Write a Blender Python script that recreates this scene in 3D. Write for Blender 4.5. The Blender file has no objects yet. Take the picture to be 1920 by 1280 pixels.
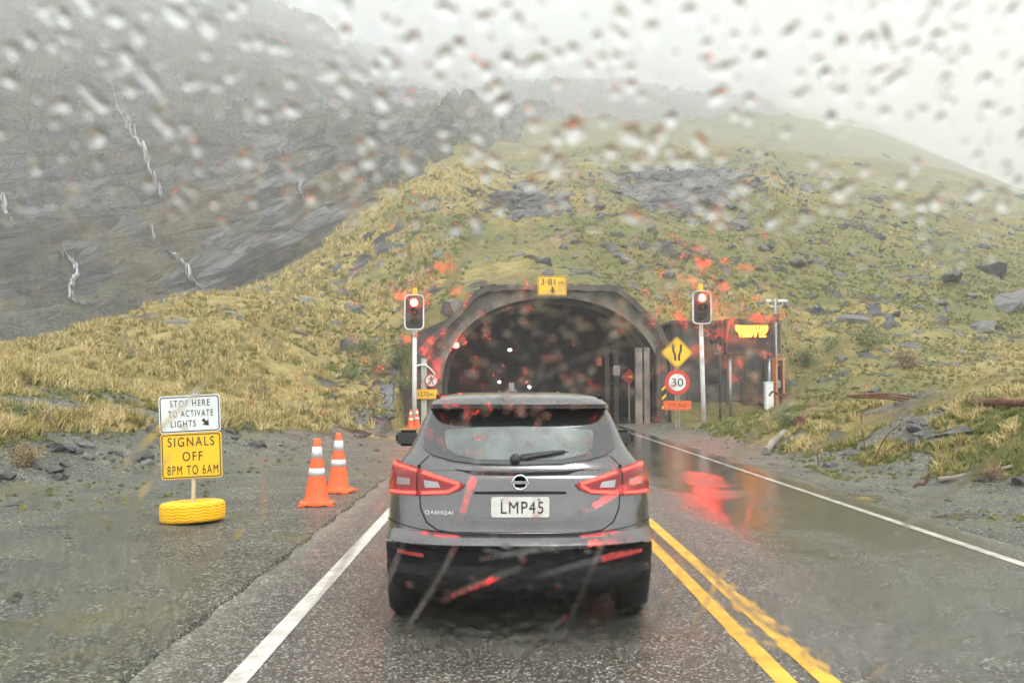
import bpy, bmesh, math, random
import numpy as np
from mathutils import Vector, Matrix
R = math.radians
random.seed(7)
SC = bpy.context.scene
COL = SC.collection

# ------------------------------------------------------------------ camera, sky, sun, exposure
F = 1750.0                      # focal length in photo pixels (photo 1920 wide)
VX, VY = 940.0, 730.0           # where the road vanishes in the photo
CAMZ = 1.6
cam = bpy.data.objects.new("camera", bpy.data.cameras.new("camera"))
COL.objects.link(cam)
cam.data.sensor_width = 36.0
cam.data.lens = 36.0 * F / 1920.0
cam.location = (0, 0, CAMZ)
cam.rotation_euler = (R(90) + math.atan(90 / F), 0, -math.atan(20 / F))
cam.data.clip_start = 0.05
cam.data.clip_end = 5000
cam.data.dof.use_dof = True
cam.data.dof.focus_distance = 16.0
cam.data.dof.aperture_fstop = 5.2
SC.camera = cam
W_ = bpy.data.worlds.new("World")
SC.world = W_
W_.use_nodes = True
wn = W_.node_tree.nodes; wl = W_.node_tree.links
wn.clear()
SUN_EL, SUN_ROT = 62.0, 150.0
sky = wn.new("ShaderNodeTexSky"); sky.sky_type = 'NISHITA'; sky.sun_disc = False
sky.sun_elevation = R(SUN_EL); sky.sun_rotation = R(SUN_ROT); sky.air_density = 1.0; sky.dust_density = 5.0
hs = wn.new("ShaderNodeHueSaturation"); hs.inputs["Saturation"].default_value = 0.10; hs.inputs["Value"].default_value = 1.0
mx = wn.new("ShaderNodeMixRGB"); mx.inputs["Fac"].default_value = 0.75; mx.inputs["Color2"].default_value = (10.7, 10.95, 11.0, 1)
bg = wn.new("ShaderNodeBackground"); bg.inputs["Strength"].default_value = 0.115
wo = wn.new("ShaderNodeOutputWorld")
wl.new(sky.outputs[0], hs.inputs["Color"]); wl.new(hs.outputs[0], mx.inputs["Color1"])
wl.new(mx.outputs[0], bg.inputs["Color"]); wl.new(bg.outputs[0], wo.inputs["Surface"])
sun = bpy.data.objects.new("sun", bpy.data.lights.new("sun", 'SUN'))
COL.objects.link(sun)
sun.data.energy = 1.3; sun.data.angle = R(25); sun.data.color = (1, .985, .96)
sun.rotation_euler = (R(90 - SUN_EL), 0, R(180 - SUN_ROT))
SC.view_settings.view_transform = 'Standard'
SC.view_settings.look = 'None'
SC.view_settings.exposure = 0.98
SC.view_settings.gamma = 1.0
SC.cycles.use_denoising = True
SC.cycles.max_bounces = 12
SC.cycles.transmission_bounces = 8
SC.cycles.transparent_max_bounces = 12
SC.cycles.volume_bounces = 5
SC.cycles.sample_clamp_indirect = 1200
SC.cycles.caustics_reflective = True
SC.cycles.caustics_refractive = True

def W(px, py, Y):
    """a point at depth Y that the photo shows at (px, py)"""
    return Vector(((px - VX) / F * Y, Y, CAMZ + (VY - py) / F * Y))

# ------------------------------------------------------------------ helpers
def nodes_of(name):
    m = bpy.data.materials.new(name); m.use_nodes = True
    n = m.node_tree.nodes; l = m.node_tree.links
    return m, n, l, n["Principled BSDF"]

def ramp(n, stops, interp='LINEAR'):
    r = n.new("ShaderNodeValToRGB"); cr = r.color_ramp; cr.interpolation = interp
    while len(cr.elements) < len(stops): cr.elements.new(0.5)
    for e, (p, c) in zip(cr.elements, stops):
        e.position = p
        e.color = (c, c, c, 1) if isinstance(c, (int, float)) else (*c, 1)
    return r

def noise(n, l, vec, scale, detail=6, rough=.55, dist=0.0):
    t = n.new("ShaderNodeTexNoise"); t.inputs["Scale"].default_value = scale
    t.inputs["Detail"].default_value = detail; t.inputs["Roughness"].default_value = rough
    t.inputs["Distortion"].default_value = dist
    if vec is not None: l.new(vec, t.inputs["Vector"])
    return t

def mixc(n, l, fac, a, b, mode='MIX'):
    m = n.new("ShaderNodeMixRGB"); m.blend_type = mode
    for s, v in (("Fac", fac), ("Color1", a), ("Color2", b)):
        if isinstance(v, (int, float)): m.inputs[s].default_value = v if s == "Fac" else (v, v, v, 1)
        elif isinstance(v, tuple): m.inputs[s].default_value = (*v, 1)
        else: l.new(v, m.inputs[s])
    return m.outputs[0]

def mathn(n, l, op, a, b=None, clamp=False):
    m = n.new("ShaderNodeMath"); m.operation = op; m.use_clamp = clamp
    for i, v in enumerate((a, b)):
        if v is None: continue
        if isinstance(v, (int, float)): m.inputs[i].default_value = v
        else: l.new(v, m.inputs[i])
    return m.outputs[0]

def bump(n, l, p, h, strength, dist, prev=None):
    b = n.new("ShaderNodeBump"); b.inputs["Strength"].default_value = strength; b.inputs["Distance"].default_value = dist
    l.new(h, b.inputs["Height"])
    if prev is not None: l.new(prev, b.inputs["Normal"])
    if p is not None: l.new(b.outputs[0], p.inputs["Normal"])
    return b.outputs[0]

def mat(name, col, rough=.6, metal=0.0, var=.25, scale=8, bmp=.0, bscale=60, col2=None, coat=0.0, spec=.5):
    """a plain surface with worn variation of colour, gloss and a fine bump"""
    m, n, l, p = nodes_of(name)
    tc = n.new("ShaderNodeTexCoord").outputs["Object"]
    t = noise(n, l, tc, scale, 7, .62)
    c2 = col2 or tuple(c * (1 - var) for c in col)
    r = ramp(n, [(.35, c2), (.62, col)])
    l.new(t.outputs["Fac"], r.inputs[0]); l.new(r.outputs[0], p.inputs["Base Color"])
    t2 = noise(n, l, tc, scale * 3.3, 4)
    rr = ramp(n, [(.3, max(.03, rough - .12)), (.7, min(1, rough + .12))])
    l.new(t2.outputs["Fac"], rr.inputs[0]); l.new(rr.outputs[0], p.inputs["Roughness"])
    p.inputs["Metallic"].default_value = metal
    p.inputs["Coat Weight"].default_value = coat
    p.inputs["Specular IOR Level"].default_value = spec
    if bmp: bump(n, l, p, noise(n, l, tc, bscale, 5).outputs["Fac"], bmp, .01)
    return m

def emit(name, col, strength):
    m, n, l, p = nodes_of(name)
    p.inputs["Base Color"].default_value = (*[c * .5 for c in col], 1)
    p.inputs["Emission Color"].default_value = (*col, 1)
    p.inputs["Emission Strength"].default_value = strength
    p.inputs["Roughness"].default_value = .3
    return m

def tag(o, label=None, cat=None, group=None, kind=None):
    if label: o["label"] = label
    if cat: o["category"] = cat
    if group: o["group"] = group
    if kind: o["kind"] = kind
    return o

def empty(name, loc=(0, 0, 0), rot=(0, 0, 0)):
    o = bpy.data.objects.new(name, None); COL.objects.link(o)
    o.location = loc; o.rotation_euler = rot; o.empty_display_size = .2
    return o

class MB:
    def __init__(s): s.v = []; s.f = []; s.sm = []
    def add(s, vs, fs, smooth=False, M=None):
        b = len(s.v)
        s.v += [tuple(M @ Vector(v)) if M is not None else tuple(v) for v in vs]
        s.f += [tuple(b + i for i in f) for f in fs]; s.sm += [smooth] * len(fs)
        return s
    def box(s, c, size, bev=0.0, M=None, taper=1.0):
        bm = bmesh.new(); bmesh.ops.create_cube(bm, size=1)
        for v in bm.verts:
            k = taper if v.co.z > 0 else 1
            v.co = Vector((v.co.x * size[0] * k, v.co.y * size[1] * k, v.co.z * size[2]))
        if bev: bmesh.ops.bevel(bm, geom=bm.edges[:], offset=bev, segments=2, affect='EDGES')
        for v in bm.verts: v.co += Vector(c)
        bm.verts.index_update()
        s.add([v.co.copy() for v in bm.verts], [[v.index for v in f.verts] for f in bm.faces], False, M); bm.free(); return s
    def tube(s, pts, r, n=10, M=None, smooth=True, caps=True):
        pts = [Vector(p) for p in pts]
        rs = r if isinstance(r, (list, tuple)) else [r] * len(pts)
        vs, fs = [], []; ref = None
        for i, p in enumerate(pts):
            t = (pts[min(i + 1, len(pts) - 1)] - pts[max(i - 1, 0)]).normalized()
            if ref is None: ref = t.orthogonal().normalized()
            a = (ref - t * ref.dot(t)).normalized(); b = t.cross(a); ref = a
            for k in range(n):
                q = 2 * math.pi * k / n
                vs.append(p + (a * math.cos(q) + b * math.sin(q)) * rs[i])
        for i in range(len(pts) - 1):
            for k in range(n):
                fs.append((i * n + k, i * n + (k + 1) % n, (i + 1) * n + (k + 1) % n, (i + 1) * n + k))
        s.add(vs, fs, smooth, M)
        if caps:
            b = len(s.v) - len(vs)
            s.f += [tuple(b + k for k in range(n))[::-1], tuple(b + (len(pts) - 1) * n + k for k in range(n))]; s.sm += [False, False]
        return s
    def lathe(s, prof, n=24, M=None, smooth=True):
        vs, fs = [], []
        for (r, z) in prof:
            for k in range(n):
                q = 2 * math.pi * k / n
                vs.append((r * math.cos(q), r * math.sin(q), z))
        for i in range(len(prof) - 1):
            for k in range(n):
                fs.append((i * n + k, i * n + (k + 1) % n, (i + 1) * n + (k + 1) % n, (i + 1) * n + k))
        s.add(vs, fs, smooth, M)
        b = len(s.v) - len(vs)
        if prof[0][0] > 1e-5: s.f.append(tuple(b + k for k in range(n))[::-1]); s.sm.append(False)
        if prof[-1][0] > 1e-5: s.f.append(tuple(b + (len(prof) - 1) * n + k for k in range(n))); s.sm.append(False)
        return s
    def prism(s, poly, d0, d1, M=None):
        """polygon in x,z extruded along y from d0 to d1"""
        n = len(poly)
        vs = [(x, d0, z) for x, z in poly] + [(x, d1, z) for x, z in poly]
        fs = [tuple(range(n)), tuple(range(2 * n - 1, n - 1, -1))] + [(i, i + n, (i + 1) % n + n, (i + 1) % n) for i in range(n)]
        return s.add(vs, fs, False, M)
    def build(s, name, m, parent=None, loc=None, recalc=True):
        me = bpy.data.meshes.new(name); me.from_pydata(s.v, [], s.f)
        me.polygons.foreach_set("use_smooth", s.sm)
        if recalc:
            bm = bmesh.new(); bm.from_mesh(me); bmesh.ops.recalc_face_normals(bm, faces=bm.faces); bm.to_mesh(me); bm.free()
        if m is not None: me.materials.append(m)
        me.update()
        o = bpy.data.objects.new(name, me); COL.objects.link(o)
        if parent is not None: o.parent = parent
        if loc is not None: o.location = loc
        return o

def npmesh(name, V, Fq, m, smooth=True):
    """mesh from numpy arrays, all faces the same size"""
    V = np.asarray(V, dtype=np.float32); Fq = np.asarray(Fq, dtype=np.int32)
    me = bpy.data.meshes.new(name); k = Fq.shape[1]
    me.vertices.add(len(V)); me.vertices.foreach_set("co", V.ravel())
    me.loops.add(Fq.size); me.loops.foreach_set("vertex_index", Fq.ravel())
    me.polygons.add(len(Fq)); me.polygons.foreach_set("loop_start", np.arange(0, Fq.size, k, dtype=np.int32))
    me.polygons.foreach_set("use_smooth", np.full(len(Fq), smooth))
    me.update(calc_edges=True); me.validate()
    if m is not None: me.materials.append(m)
    o = bpy.data.objects.new(name, me); COL.objects.link(o)
    return o

def rrect(w, h, r, n=5, cx=0, cz=0):
    p = []
    for (sx, sz, a0) in ((1, 1, 0), (-1, 1, 90), (-1, -1, 180), (1, -1, 270)):
        for k in range(n + 1):
            a = R(a0 + 90 * k / n)
            p.append((cx + sx * (w / 2 - r) + r * math.cos(a), cz + sz * (h / 2 - r) + r * math.sin(a)))
    return p

def circle(r, n=36, cx=0, cz=0):
    return [(cx + r * math.cos(2 * math.pi * k / n), cz + r * math.sin(2 * math.pi * k / n)) for k in range(n)]

def ringprism(mb, outer, inner, d0, d1):
    n = len(outer)
    vs = [(x, d0, z) for x, z in outer] + [(x, d0, z) for x, z in inner] + [(x, d1, z) for x, z in outer] + [(x, d1, z) for x, z in inner]
    fs = []
    for i in range(n):
        j = (i + 1) % n
        fs += [(i, j, n + j, n + i), (2 * n + i, 3 * n + i, 3 * n + j, 2 * n + j), (i, 2 * n + i, 2 * n + j, j), (n + i, n + j, 3 * n + j, 3 * n + i)]
    mb.add(vs, fs); return mb

def text(name, s, size, m, parent, loc, width=None, bold=0.0, depth=.002, rot=(R(90), 0, 0), spacing=1.0, height=None):
    """real letters as a mesh, centred on loc, facing -y"""
    cu = bpy.data.curves.new(name, 'FONT'); cu.body = s; cu.size = size; cu.align_x = 'CENTER'; cu.align_y = 'CENTER'
    cu.extrude = depth; cu.offset = bold; cu.space_character = spacing
    tmp = bpy.data.objects.new(name, cu); COL.objects.link(tmp)
    dg = bpy.context.evaluated_depsgraph_get(); dg.update()
    me = bpy.data.meshes.new_from_object(tmp.evaluated_get(dg))
    bpy.data.objects.remove(tmp); bpy.data.curves.remove(cu)
    xs = [v.co.x for v in me.vertices]; ys = [v.co.y for v in me.vertices]
    cx, cy = (min(xs) + max(xs)) / 2, (min(ys) + max(ys)) / 2
    sx = width / (max(xs) - min(xs)) if width else 1.0
    sy = height / (max(ys) - min(ys)) if height else 1.0
    for v in me.vertices: v.co = Vector(((v.co.x - cx) * sx, (v.co.y - cy) * sy, v.co.z))
    me.materials.clear(); me.materials.append(m)
    o = bpy.data.objects.new(name, me); COL.objects.link(o)
    o.parent = parent; o.location = loc; o.rotation_euler = rot
    return o

# ---- value noise on numpy arrays
def vn(x, y, seed=0):
    xi = np.floor(x).astype(np.int64); yi = np.floor(y).astype(np.int64)
    fx = x - xi; fy = y - yi
    fx = fx * fx * (3 - 2 * fx); fy = fy * fy * (3 - 2 * fy)
    def h(a, b):
        n = (a * 374761393 + b * 668265263 + seed * 974634777) & 0x7fffffff
        n = ((n ^ (n >> 13)) * 1274126177) & 0x7fffffff
        n = (n ^ (n >> 16)) & 0xffff
        return n / 65535.0
    return (h(xi, yi) * (1 - fx) + h(xi + 1, yi) * fx) * (1 - fy) + (h(xi, yi + 1) * (1 - fx) + h(xi + 1, yi + 1) * fx) * fy
def fbm(x, y, oct=5, seed=0, gain=.5):
    s = 0; a = 1; t = 0
    for o in range(oct):
        s = s + a * vn(x * 2 ** o + 17.3 * o, y * 2 ** o - 9.1 * o, seed + o); t += a; a *= gain
    return s / t
def sstep(a, b, x):
    t = np.clip((x - a) / (b - a), 0, 1); return t * t * (3 - 2 * t)

# ------------------------------------------------------------------ terrain shape
YS = 2.0 ** np.linspace(0, 11.7, 190)            # common distances for the profiles
def far(a, e=1.35): return a if a < 100 else 100 * (a / 100) ** e
def prof(nodes, px=0):
    e = 1.58 if px < 650 else 1.8 if px < 700 else 2.0 if px < 1470 else 2.22
    """nodes: (Y, py seen in the photo) -> heights on YS"""
    Y = np.array([far(a, e) for a, b in nodes], float); Z = np.array([CAMZ + (VY - b) / F * far(a, e) for a, b in nodes])
    z = np.interp(np.log(YS), np.log(Y), Z)
    z[YS > Y[-1]] = Z[-1] + (YS[YS > Y[-1]] - Y[-1]) * 0.05
    return z
COLS = [
 (-900, [(40,640),(55,600),(80,640),(110,500),(150,250),(230,0),(330,-150),(500,-150)]),
 (-300, [(38,690),(46,655),(62,690),(95,640),(112,540),(140,370),(185,190),(250,40),(330,-70),(480,-150)]),
 (0,    [(32,720),(42,655),(62,690),(95,632),(112,555),(140,400),(190,220),(250,70),(340,-50),(480,-130)]),
 (180,  [(33,725),(47,605),(65,650),(95,605),(110,555),(140,400),(190,240),(250,100),(340,-20),(480,-100)]),
 (330,  [(34,720),(54,562),(68,610),(95,560),(108,530),(140,400),(190,260),(250,130),(340,20),(480,-60)]),
 (480,  [(35,725),(60,545),(70,560),(92,530),(106,500),(140,390),(190,280),(250,170),(340,75),(480,0)]),
 (600,  [(37,730),(46,660),(62,560),(78,500),(92,475),(110,430),(150,340),(200,270),(270,190),(360,110),(520,45)]),
 (690,  [(39,735),(46,660),(60,570),(78,480),(92,425),(105,405),(120,400),(160,320),(210,260),(280,200),(380,140),(560,90)]),
 (748,  [(38,760),(43,700),(47,640),(60,560),(78,460),(95,385),(103,368),(115,385),(160,310),(210,260),(280,210),(380,160),(480,105),(560,50)]),
 (775,  [(40,800),(43.6,794),(46.6,605),(60,540),(78,450),(95,372),(105,350),(120,365),(160,300),(210,255),(280,210),(380,165),(480,105),(560,50)]),
 (860,  [(40,800),(43.6,794),(46.6,560),(60,510),(78,440),(100,350),(115,300),(130,305),(165,280),(220,250),(300,215),(400,170),(480,110),(560,50)]),
 (960,  [(40,800),(43.6,794),(46.6,530),(60,500),(78,450),(97,385),(112,375),(140,330),(190,275),(260,235),(380,180),(480,115),(560,50)]),
 (1100, [(40,800),(43.6,794),(46.6,530),(60,490),(78,430),(100,370),(130,325),(180,280),(260,245),(400,180),(480,120),(560,60)]),
 (1250, [(40,800),(43.6,794),(46.6,600),(60,520),(78,445),(100,380),(130,325),(180,282),(260,252),(400,200),(480,150),(560,100)]),
 (1455, [(40,800),(43.6,794),(46.6,608),(60,540),(78,460),(100,390),(135,325),(190,280),(280,245),(400,205),(480,160),(560,120)]),
 (1485, [(38,760),(42,735),(48,690),(60,560),(78,465),(100,400),(135,345),(190,295),(290,250),(400,215),(480,180),(560,160)]),
 (1650, [(36,745),(42,722),(50,670),(62,570),(80,480),(105,408),(140,355),(200,312),(300,272),(400,240),(480,225),(560,240)]),
 (1800, [(34,748),(42,718),(50,668),(62,590),(80,505),(105,440),(145,380),(210,340),(290,318),(360,300),(420,300),(560,340)]),
 (1920, [(33,750),(42,718),(50,670),(62,600),(80,525),(105,465),(145,410),(210,376),(280,362),(340,352),(400,360),(560,400)]),
 (2500, [(30,750),(42,725),(55,680),(80,600),(105,545),(140,500),(170,490),(280,540),(600,570)]),
]
CX = np.array([c for c, _ in COLS], float); CZ = np.array([prof(n, c) for c, n in COLS])
def az_height(px, Y):
    px = np.clip(px, CX[0], CX[-1] - 1e-6)
    i = np.clip(np.searchsorted(CX, px, side='right') - 1, 0, len(CX) - 2)
    t = (px - CX[i]) / (CX[i + 1] - CX[i])
    k = np.clip(np.log2(np.clip(Y, 1, 3250)) / 11.7 * (len(YS) - 1), 0, len(YS) - 1.0001)
    j = k.astype(int); u = k - j
    za = CZ[i, j] * (1 - u) + CZ[i, j + 1] * u
    zb = CZ[i + 1, j] * (1 - u) + CZ[i + 1, j + 1] * u
    return za * (1 - t) + zb * t
TOEY = [0, 12, 15, 18, 22, 30, 38, 45]; TOEX = [-15, -11.5, -8.6, -6.8, -5.3, -4.2, -4.3, -4.6]
def cart_height(X, Y):
    toe = np.interp(Y, TOEY, TOEX)
    d = np.clip(toe - X, 0, None)
    zl = .30 * d - .012 * d * d * (d < 8) - (d >= 8) * (.768 + .1 * (d - 8))
    zl = np.clip(zl, 0, 4)
    toer = np.interp(Y, [0, 9, 12, 16, 22, 40], [13, 9.5, 8.2, 6.9, 6.2, 6.0])
    e = np.clip(X - toer, 0, None)
    top = np.interp(Y, [0, 20, 30, 42], [1.5, 1.5, 1.25, .6])
    zr = top * sstep(0, 5.5, e)
    return zl, zr, d, e
def base_height(X, Y):
    px = VX + F * X / Y
    zl, zr, d, e = cart_height(X, Y)
    zc = np.where(X < 0, zl, zr)
    za = az_height(px, Y)
    step = (px > 760) & (px < 1470)
    b0 = np.where(X < 0, 31.0, 35.0)
    b = sstep(0, 1, (Y - b0) / 11.0)
    # keep road corridor flat up to the portal
    corr = sstep(0, 1.6, np.maximum(-4.3 - X, X - 6.2))
    near = zc * (1 - b) + za * b
    near = np.where((Y < 43.8), np.where(step, near * corr * (b < 1) + 0 * za, near), near)
    near = np.where((Y < 43.8) & (X > -4.3) & (X < 6.2), 0.0, near)
    flatb = (Y < 43.8) & step & (X >= 6.2)
    near = np.where(flatb, np.minimum(near, zr), near)
    return near, d, e
def terrain(X, Y):
    """height and cover (rock, gravel, gold)"""
    z, d, e = base_height(X, Y)
    px = VX + F * X / Y; py = VY - F * (z - CAMZ) / Y
    n1 = fbm(X / 6, Y / 6, 5, 3); n2 = fbm(X / 1.3, Y / 1.3, 4, 11); n3 = fbm(X / 25, Y / 25, 4, 23)
    # cliff: beyond the valley on the left
    lim = np.interp(px, [-900, 0, 480, 600, 700, 780, 900, 1000, 1100], [78, 80, 88, 96, 125, 160, 240, 430, 560])
    rock = sstep(-6, 10, Y - lim + (n1 - .5) * 30) * sstep(1250, 1000, px)
    # mountain behind the centre: all rock
    rock = np.maximum(rock, sstep(300, 900, Y + (n3 - .5) * 160) * sstep(1600, 1300, px))
    cliff = rock.copy()
    # gullies and talus of the centre
    g1 = np.exp(-((px - 985) / 75) ** 2 - ((py - 385) / 28) ** 2)
    g2 = np.exp(-((px - 1290) / 130) ** 2 - ((py - 345) / 42) ** 2)
    g3 = np.exp(-(((py - 445) + (px - 830) * .28) / 9) ** 2) * ((px > 700) & (px < 900))
    g4 = np.exp(-(((py - 545) + (px - 620) * .9) / 16) ** 2) * ((px > 600) & (px < 760)) * .6
    tal = np.clip(g1 + g2 + g3 * .9 + g4, 0, 1) * (Y > 44)
    tal = sstep(.30, .62, tal * .75 + (n2 - .5) * .9 + .12) * (tal > .05)
    rock = np.maximum(rock, tal)
    # vegetation on the rock
    veg = sstep(.49, .60, fbm(X / 22 + z / 30, z / 11 + Y / 60, 7, 41, .62)) * .95
    veg2 = sstep(.52, .62, n2 * .5 + n1 * .5)
    rock = np.where((Y > 44) & (Y < 220) & (rock < .3), np.maximum(rock, sstep(.63, .69, n2) * .8), rock)
    # gravel
    gr = np.where(X < 0, sstep(2.8, .9, d + (n1 - .5) * 5.0 + (n2 - .5) * 3.5 + (Y > 24) * (Y - 24) * .26), sstep(1.6, .3, e + (n1 - .5) * 3 + (n2 - .5) * 1.5))
    gr = np.where(Y < 44, gr, 0)
    rock = np.maximum(rock, (X < 0) * (Y > 30) * (Y < 47) * sstep(4.5, 2.0, d) * sstep(.0, .4, d) * sstep(.38, .5, n2 * .6 + n1 * .4))
    gr = np.where((X < 0) & (Y > 30), gr * (1 - np.clip(rock, 0, 1)), gr)
    gr = np.where((X > 0) & (Y < 40) & (e > 0), np.maximum(gr, sstep(.53, .60, n1 * .6 + n2 * .4) * .9), gr)
    gr = np.where((X < 0) & (Y < 34) & (d > 1), np.maximum(gr, sstep(.50, .58, n1 * .6 + n2 * .4) * sstep(8, 4, d) * .95), gr)
    scree = sstep(60, 72, Y) * sstep(104, 92, Y) * sstep(480, 380, px)
    gr = np.maximum(gr, scree * .9)
    gold = sstep(.35, .65, n1 * .6 + n3 * .4 + np.interp(px, [0, 500, 760, 1200, 1900], [.28, .22, .05, -.10, -.08]) + np.where(Y < 60, .08, -.06) - .22 * cliff * (Y > 75))
    # relief
    near = sstep(2, 14, Y)
    off = np.where((X > -4.3) & (X < 6.2), 0.0, 1.0)
    edge = sstep(0, 1.5, np.maximum(-2.0 - X, X - 5.25))
    rel = (n2 - .5) * (.05 + .5 * sstep(.5, 4, np.where(X < 0, d, e)) * (Y < 50)) * edge
    rel = rel + (n1 - .5) * sstep(1, 6, np.where(X < 0, d, e)) * .7 * edge * (Y < 46)
    far = sstep(46, 60, Y)
    rel = rel + far * ((n1 - .5) * 2.2 + (n2 - .5) * .7 + (n3 - .5) * 5 * sstep(60, 130, Y))
    step = (px > 750) & (px < 1480)
    rel = np.where(step & (Y < 46.6), 0, rel)
    # slabby rock: ridges that run obliquely down to the right
    u = X * .86 + z * .5; v = -X * .5 + z * .86
    rg = 1 - np.abs(2 * fbm(u / 22, v / 6.5, 5, 61) - 1)
    rg2 = 1 - np.abs(2 * fbm(u / 7, v / 1.6, 4, 71) - 1)
    st = fbm(u / 40, v / 12, 3, 81) * 6; st = (np.floor(st) + sstep(.0, .35, st - np.floor(st))) / 6
    rel = rel + cliff * sstep(1700, 700, Y) * (Y > 58) * ((rg - .7) * 13 + (rg2 - .7) * 2.6 + (st - .5) * 16) * np.clip((Y - 50) / 90, .12, 1.9)
    rel = rel + rock * (1 - cliff) * (Y > 58) * (rg2 - .7) * 1.6
    rel = rel - veg * (Y > 60) * .8 * rock
    z = z + rel
    road = (X > -2.1) & (X < 5.35)
    z = np.where(road & (Y < 46), -.03, z)
    z = np.where(~road & (Y < 46) & (np.where(X < 0, d, e) <= 0), z * .6, z)
    terrain.cliff = cliff
    return z, rock, gr, gold
def tz(x, y):
    return float(terrain(np.array([x], float), np.array([y], float))[0][0])

# ------------------------------------------------------------------ terrain material
def ground_material():
    m, n, l, p = nodes_of("hillside ground")
    tc = n.new("ShaderNodeNewGeometry").outputs["Position"]
    at = n.new("ShaderNodeAttribute"); at.attribute_name = "cover"
    sp = n.new("ShaderNodeSeparateColor"); l.new(at.outputs["Color"], sp.inputs[0])
    rock, grav, gold = sp.outputs[0], sp.outputs[1], sp.outputs[2]
    a = noise(n, l, tc, .9, 8, .68); b = noise(n, l, tc, 5.5, 7, .7); c = noise(n, l, tc, .13, 5, .6)
    # grass colours
    gr = ramp(n, [(.30, (0.044, 0.060, 0.014)), (.45, (0.100, 0.108, 0.026)), (.56, (0.168, 0.148, 0.040)), (.70, (0.240, 0.192, 0.068))])
    go = ramp(n, [(.32, (0.060, 0.068, 0.015)), (.44, (0.178, 0.145, 0.038)), (.55, (0.323, 0.246, 0.076)), (.68, (0.476, 0.383, 0.170))])
    s = mathn(n, l, 'ADD', mathn(n, l, 'MULTIPLY', a.outputs["Fac"], .55), mathn(n, l, 'MULTIPLY', b.outputs["Fac"], .45))
    l.new(s, gr.inputs[0]); l.new(s, go.inputs[0])
    grass = mixc(n, l, gold, gr.outputs[0], go.outputs[0])
    ru = ramp(n, [(.56, 0), (.68, .75)]); l.new(c.outputs["Fac"], ru.inputs[0])
    rf = mathn(n, l, 'MULTIPLY', ru.outputs[0], b.outputs["Fac"])
    grass = mixc(n, l, rf, grass, (.22, .12, .045))
    # rock: stretched noise for foliation
    mp = n.new("ShaderNodeMapping"); mp.vector_type = 'POINT'; mp.inputs["Rotation"].default_value = (0, R(28), 0); mp.inputs["Scale"].default_value = (1, .12, 1)
    l.new(tc, mp.inputs["Vector"])
    mp2 = n.new("ShaderNodeMapping"); mp2.inputs["Scale"].default_value = (.055, .2, .20); l.new(mp.outputs[0], mp2.inputs["Vector"])
    f1 = noise(n, l, mp2.outputs[0], 1.0, 9, .68, .3)
    wob = mixc(n, l, .16, mp2.outputs[0], f1.outputs["Color"], 'ADD')
    v1 = n.new("ShaderNodeTexVoronoi"); v1.feature = 'DISTANCE_TO_EDGE'; v1.inputs["Scale"].default_value = 1.0; l.new(wob, v1.inputs["Vector"])
    v1c = n.new("ShaderNodeTexVoronoi"); v1c.inputs["Scale"].default_value = 1.0; l.new(wob, v1c.inputs["Vector"])
    v2 = n.new("ShaderNodeTexVoronoi"); v2.feature = 'DISTANCE_TO_EDGE'; v2.inputs["Scale"].default_value = 3.4; l.new(wob, v2.inputs["Vector"])
    v2c = n.new("ShaderNodeTexVoronoi"); v2c.inputs["Scale"].default_value = 3.4; l.new(wob, v2c.inputs["Vector"])
    k1 = ramp(n, [(.0, .12), (.05, .75), (.12, 1)]); l.new(v1.outputs["Distance"], k1.inputs[0])
    k2 = ramp(n, [(.0, .45), (.05, .9), (.12, 1)]); l.new(v2.outputs["Distance"], k2.inputs[0])
    s1 = n.new("ShaderNodeSeparateColor"); l.new(v1c.outputs["Color"], s1.inputs[0]); s2 = n.new("ShaderNodeSeparateColor"); l.new(v2c.outputs["Color"], s2.inputs[0])
    f2 = noise(n, l, mp2.outputs[0], 7.0, 8, .72, .4)
    tone = mathn(n, l, 'ADD', mathn(n, l, 'ADD', mathn(n, l, 'MULTIPLY', s1.outputs[0], .20), mathn(n, l, 'MULTIPLY', s2.outputs[0], .12)), mathn(n, l, 'ADD', mathn(n, l, 'MULTIPLY', f1.outputs["Fac"], .42), mathn(n, l, 'MULTIPLY', f2.outputs["Fac"], .42)))
    rk = ramp(n, [(.43, (0.016, 0.015, 0.016)), (.50, (0.058, 0.058, 0.060)), (.57, (0.121, 0.121, 0.125)), (.68, (0.281, 0.281, 0.285))])
    l.new(tone, rk.inputs[0])
    cr = mixc(n, l, 1.0, k1.outputs[0], k2.outputs[0], 'MULTIPLY')
    rkc = mixc(n, l, 1.0, rk.outputs[0], cr, 'MULTIPLY')
    fs = mathn(n, l, 'ADD', mathn(n, l, 'MULTIPLY', cr, .35), tone)
    mo = ramp(n, [(.60, 0), (.70, .8)]); l.new(b.outputs["Fac"], mo.inputs[0])
    rcol = mixc(n, l, mo.outputs[0], rkc, (.15, .13, .05))
    # gravel
    vo = n.new("ShaderNodeTexVoronoi"); vo.inputs["Scale"].default_value = 52; l.new(tc, vo.inputs["Vector"])
    vo2 = n.new("ShaderNodeTexVoronoi"); vo2.inputs["Scale"].default_value = 11; l.new(tc, vo2.inputs["Vector"])
    gv = ramp(n, [(.0, (.035, .038, .027)), (.45, (.105, .110, .080)), (.80, (.185, .19, .145)), (.95, (.50, .50, .43))])
    sx = n.new("ShaderNodeSeparateColor"); l.new(vo.outputs["Color"], sx.inputs[0]); l.new(sx.outputs[0], gv.inputs[0])
    gn = ramp(n, [(.3, .48), (.7, 1.2)]); l.new(a.outputs["Fac"], gn.inputs[0])
    gcol = mixc(n, l, 1.0, gv.outputs[0], gn.outputs[0], 'MULTIPLY')
    gm = ramp(n, [(.54, 0), (.62, .9)]); l.new(noise(n, l, tc, .55, 6, .7).outputs["Fac"], gm.inputs[0])
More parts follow.
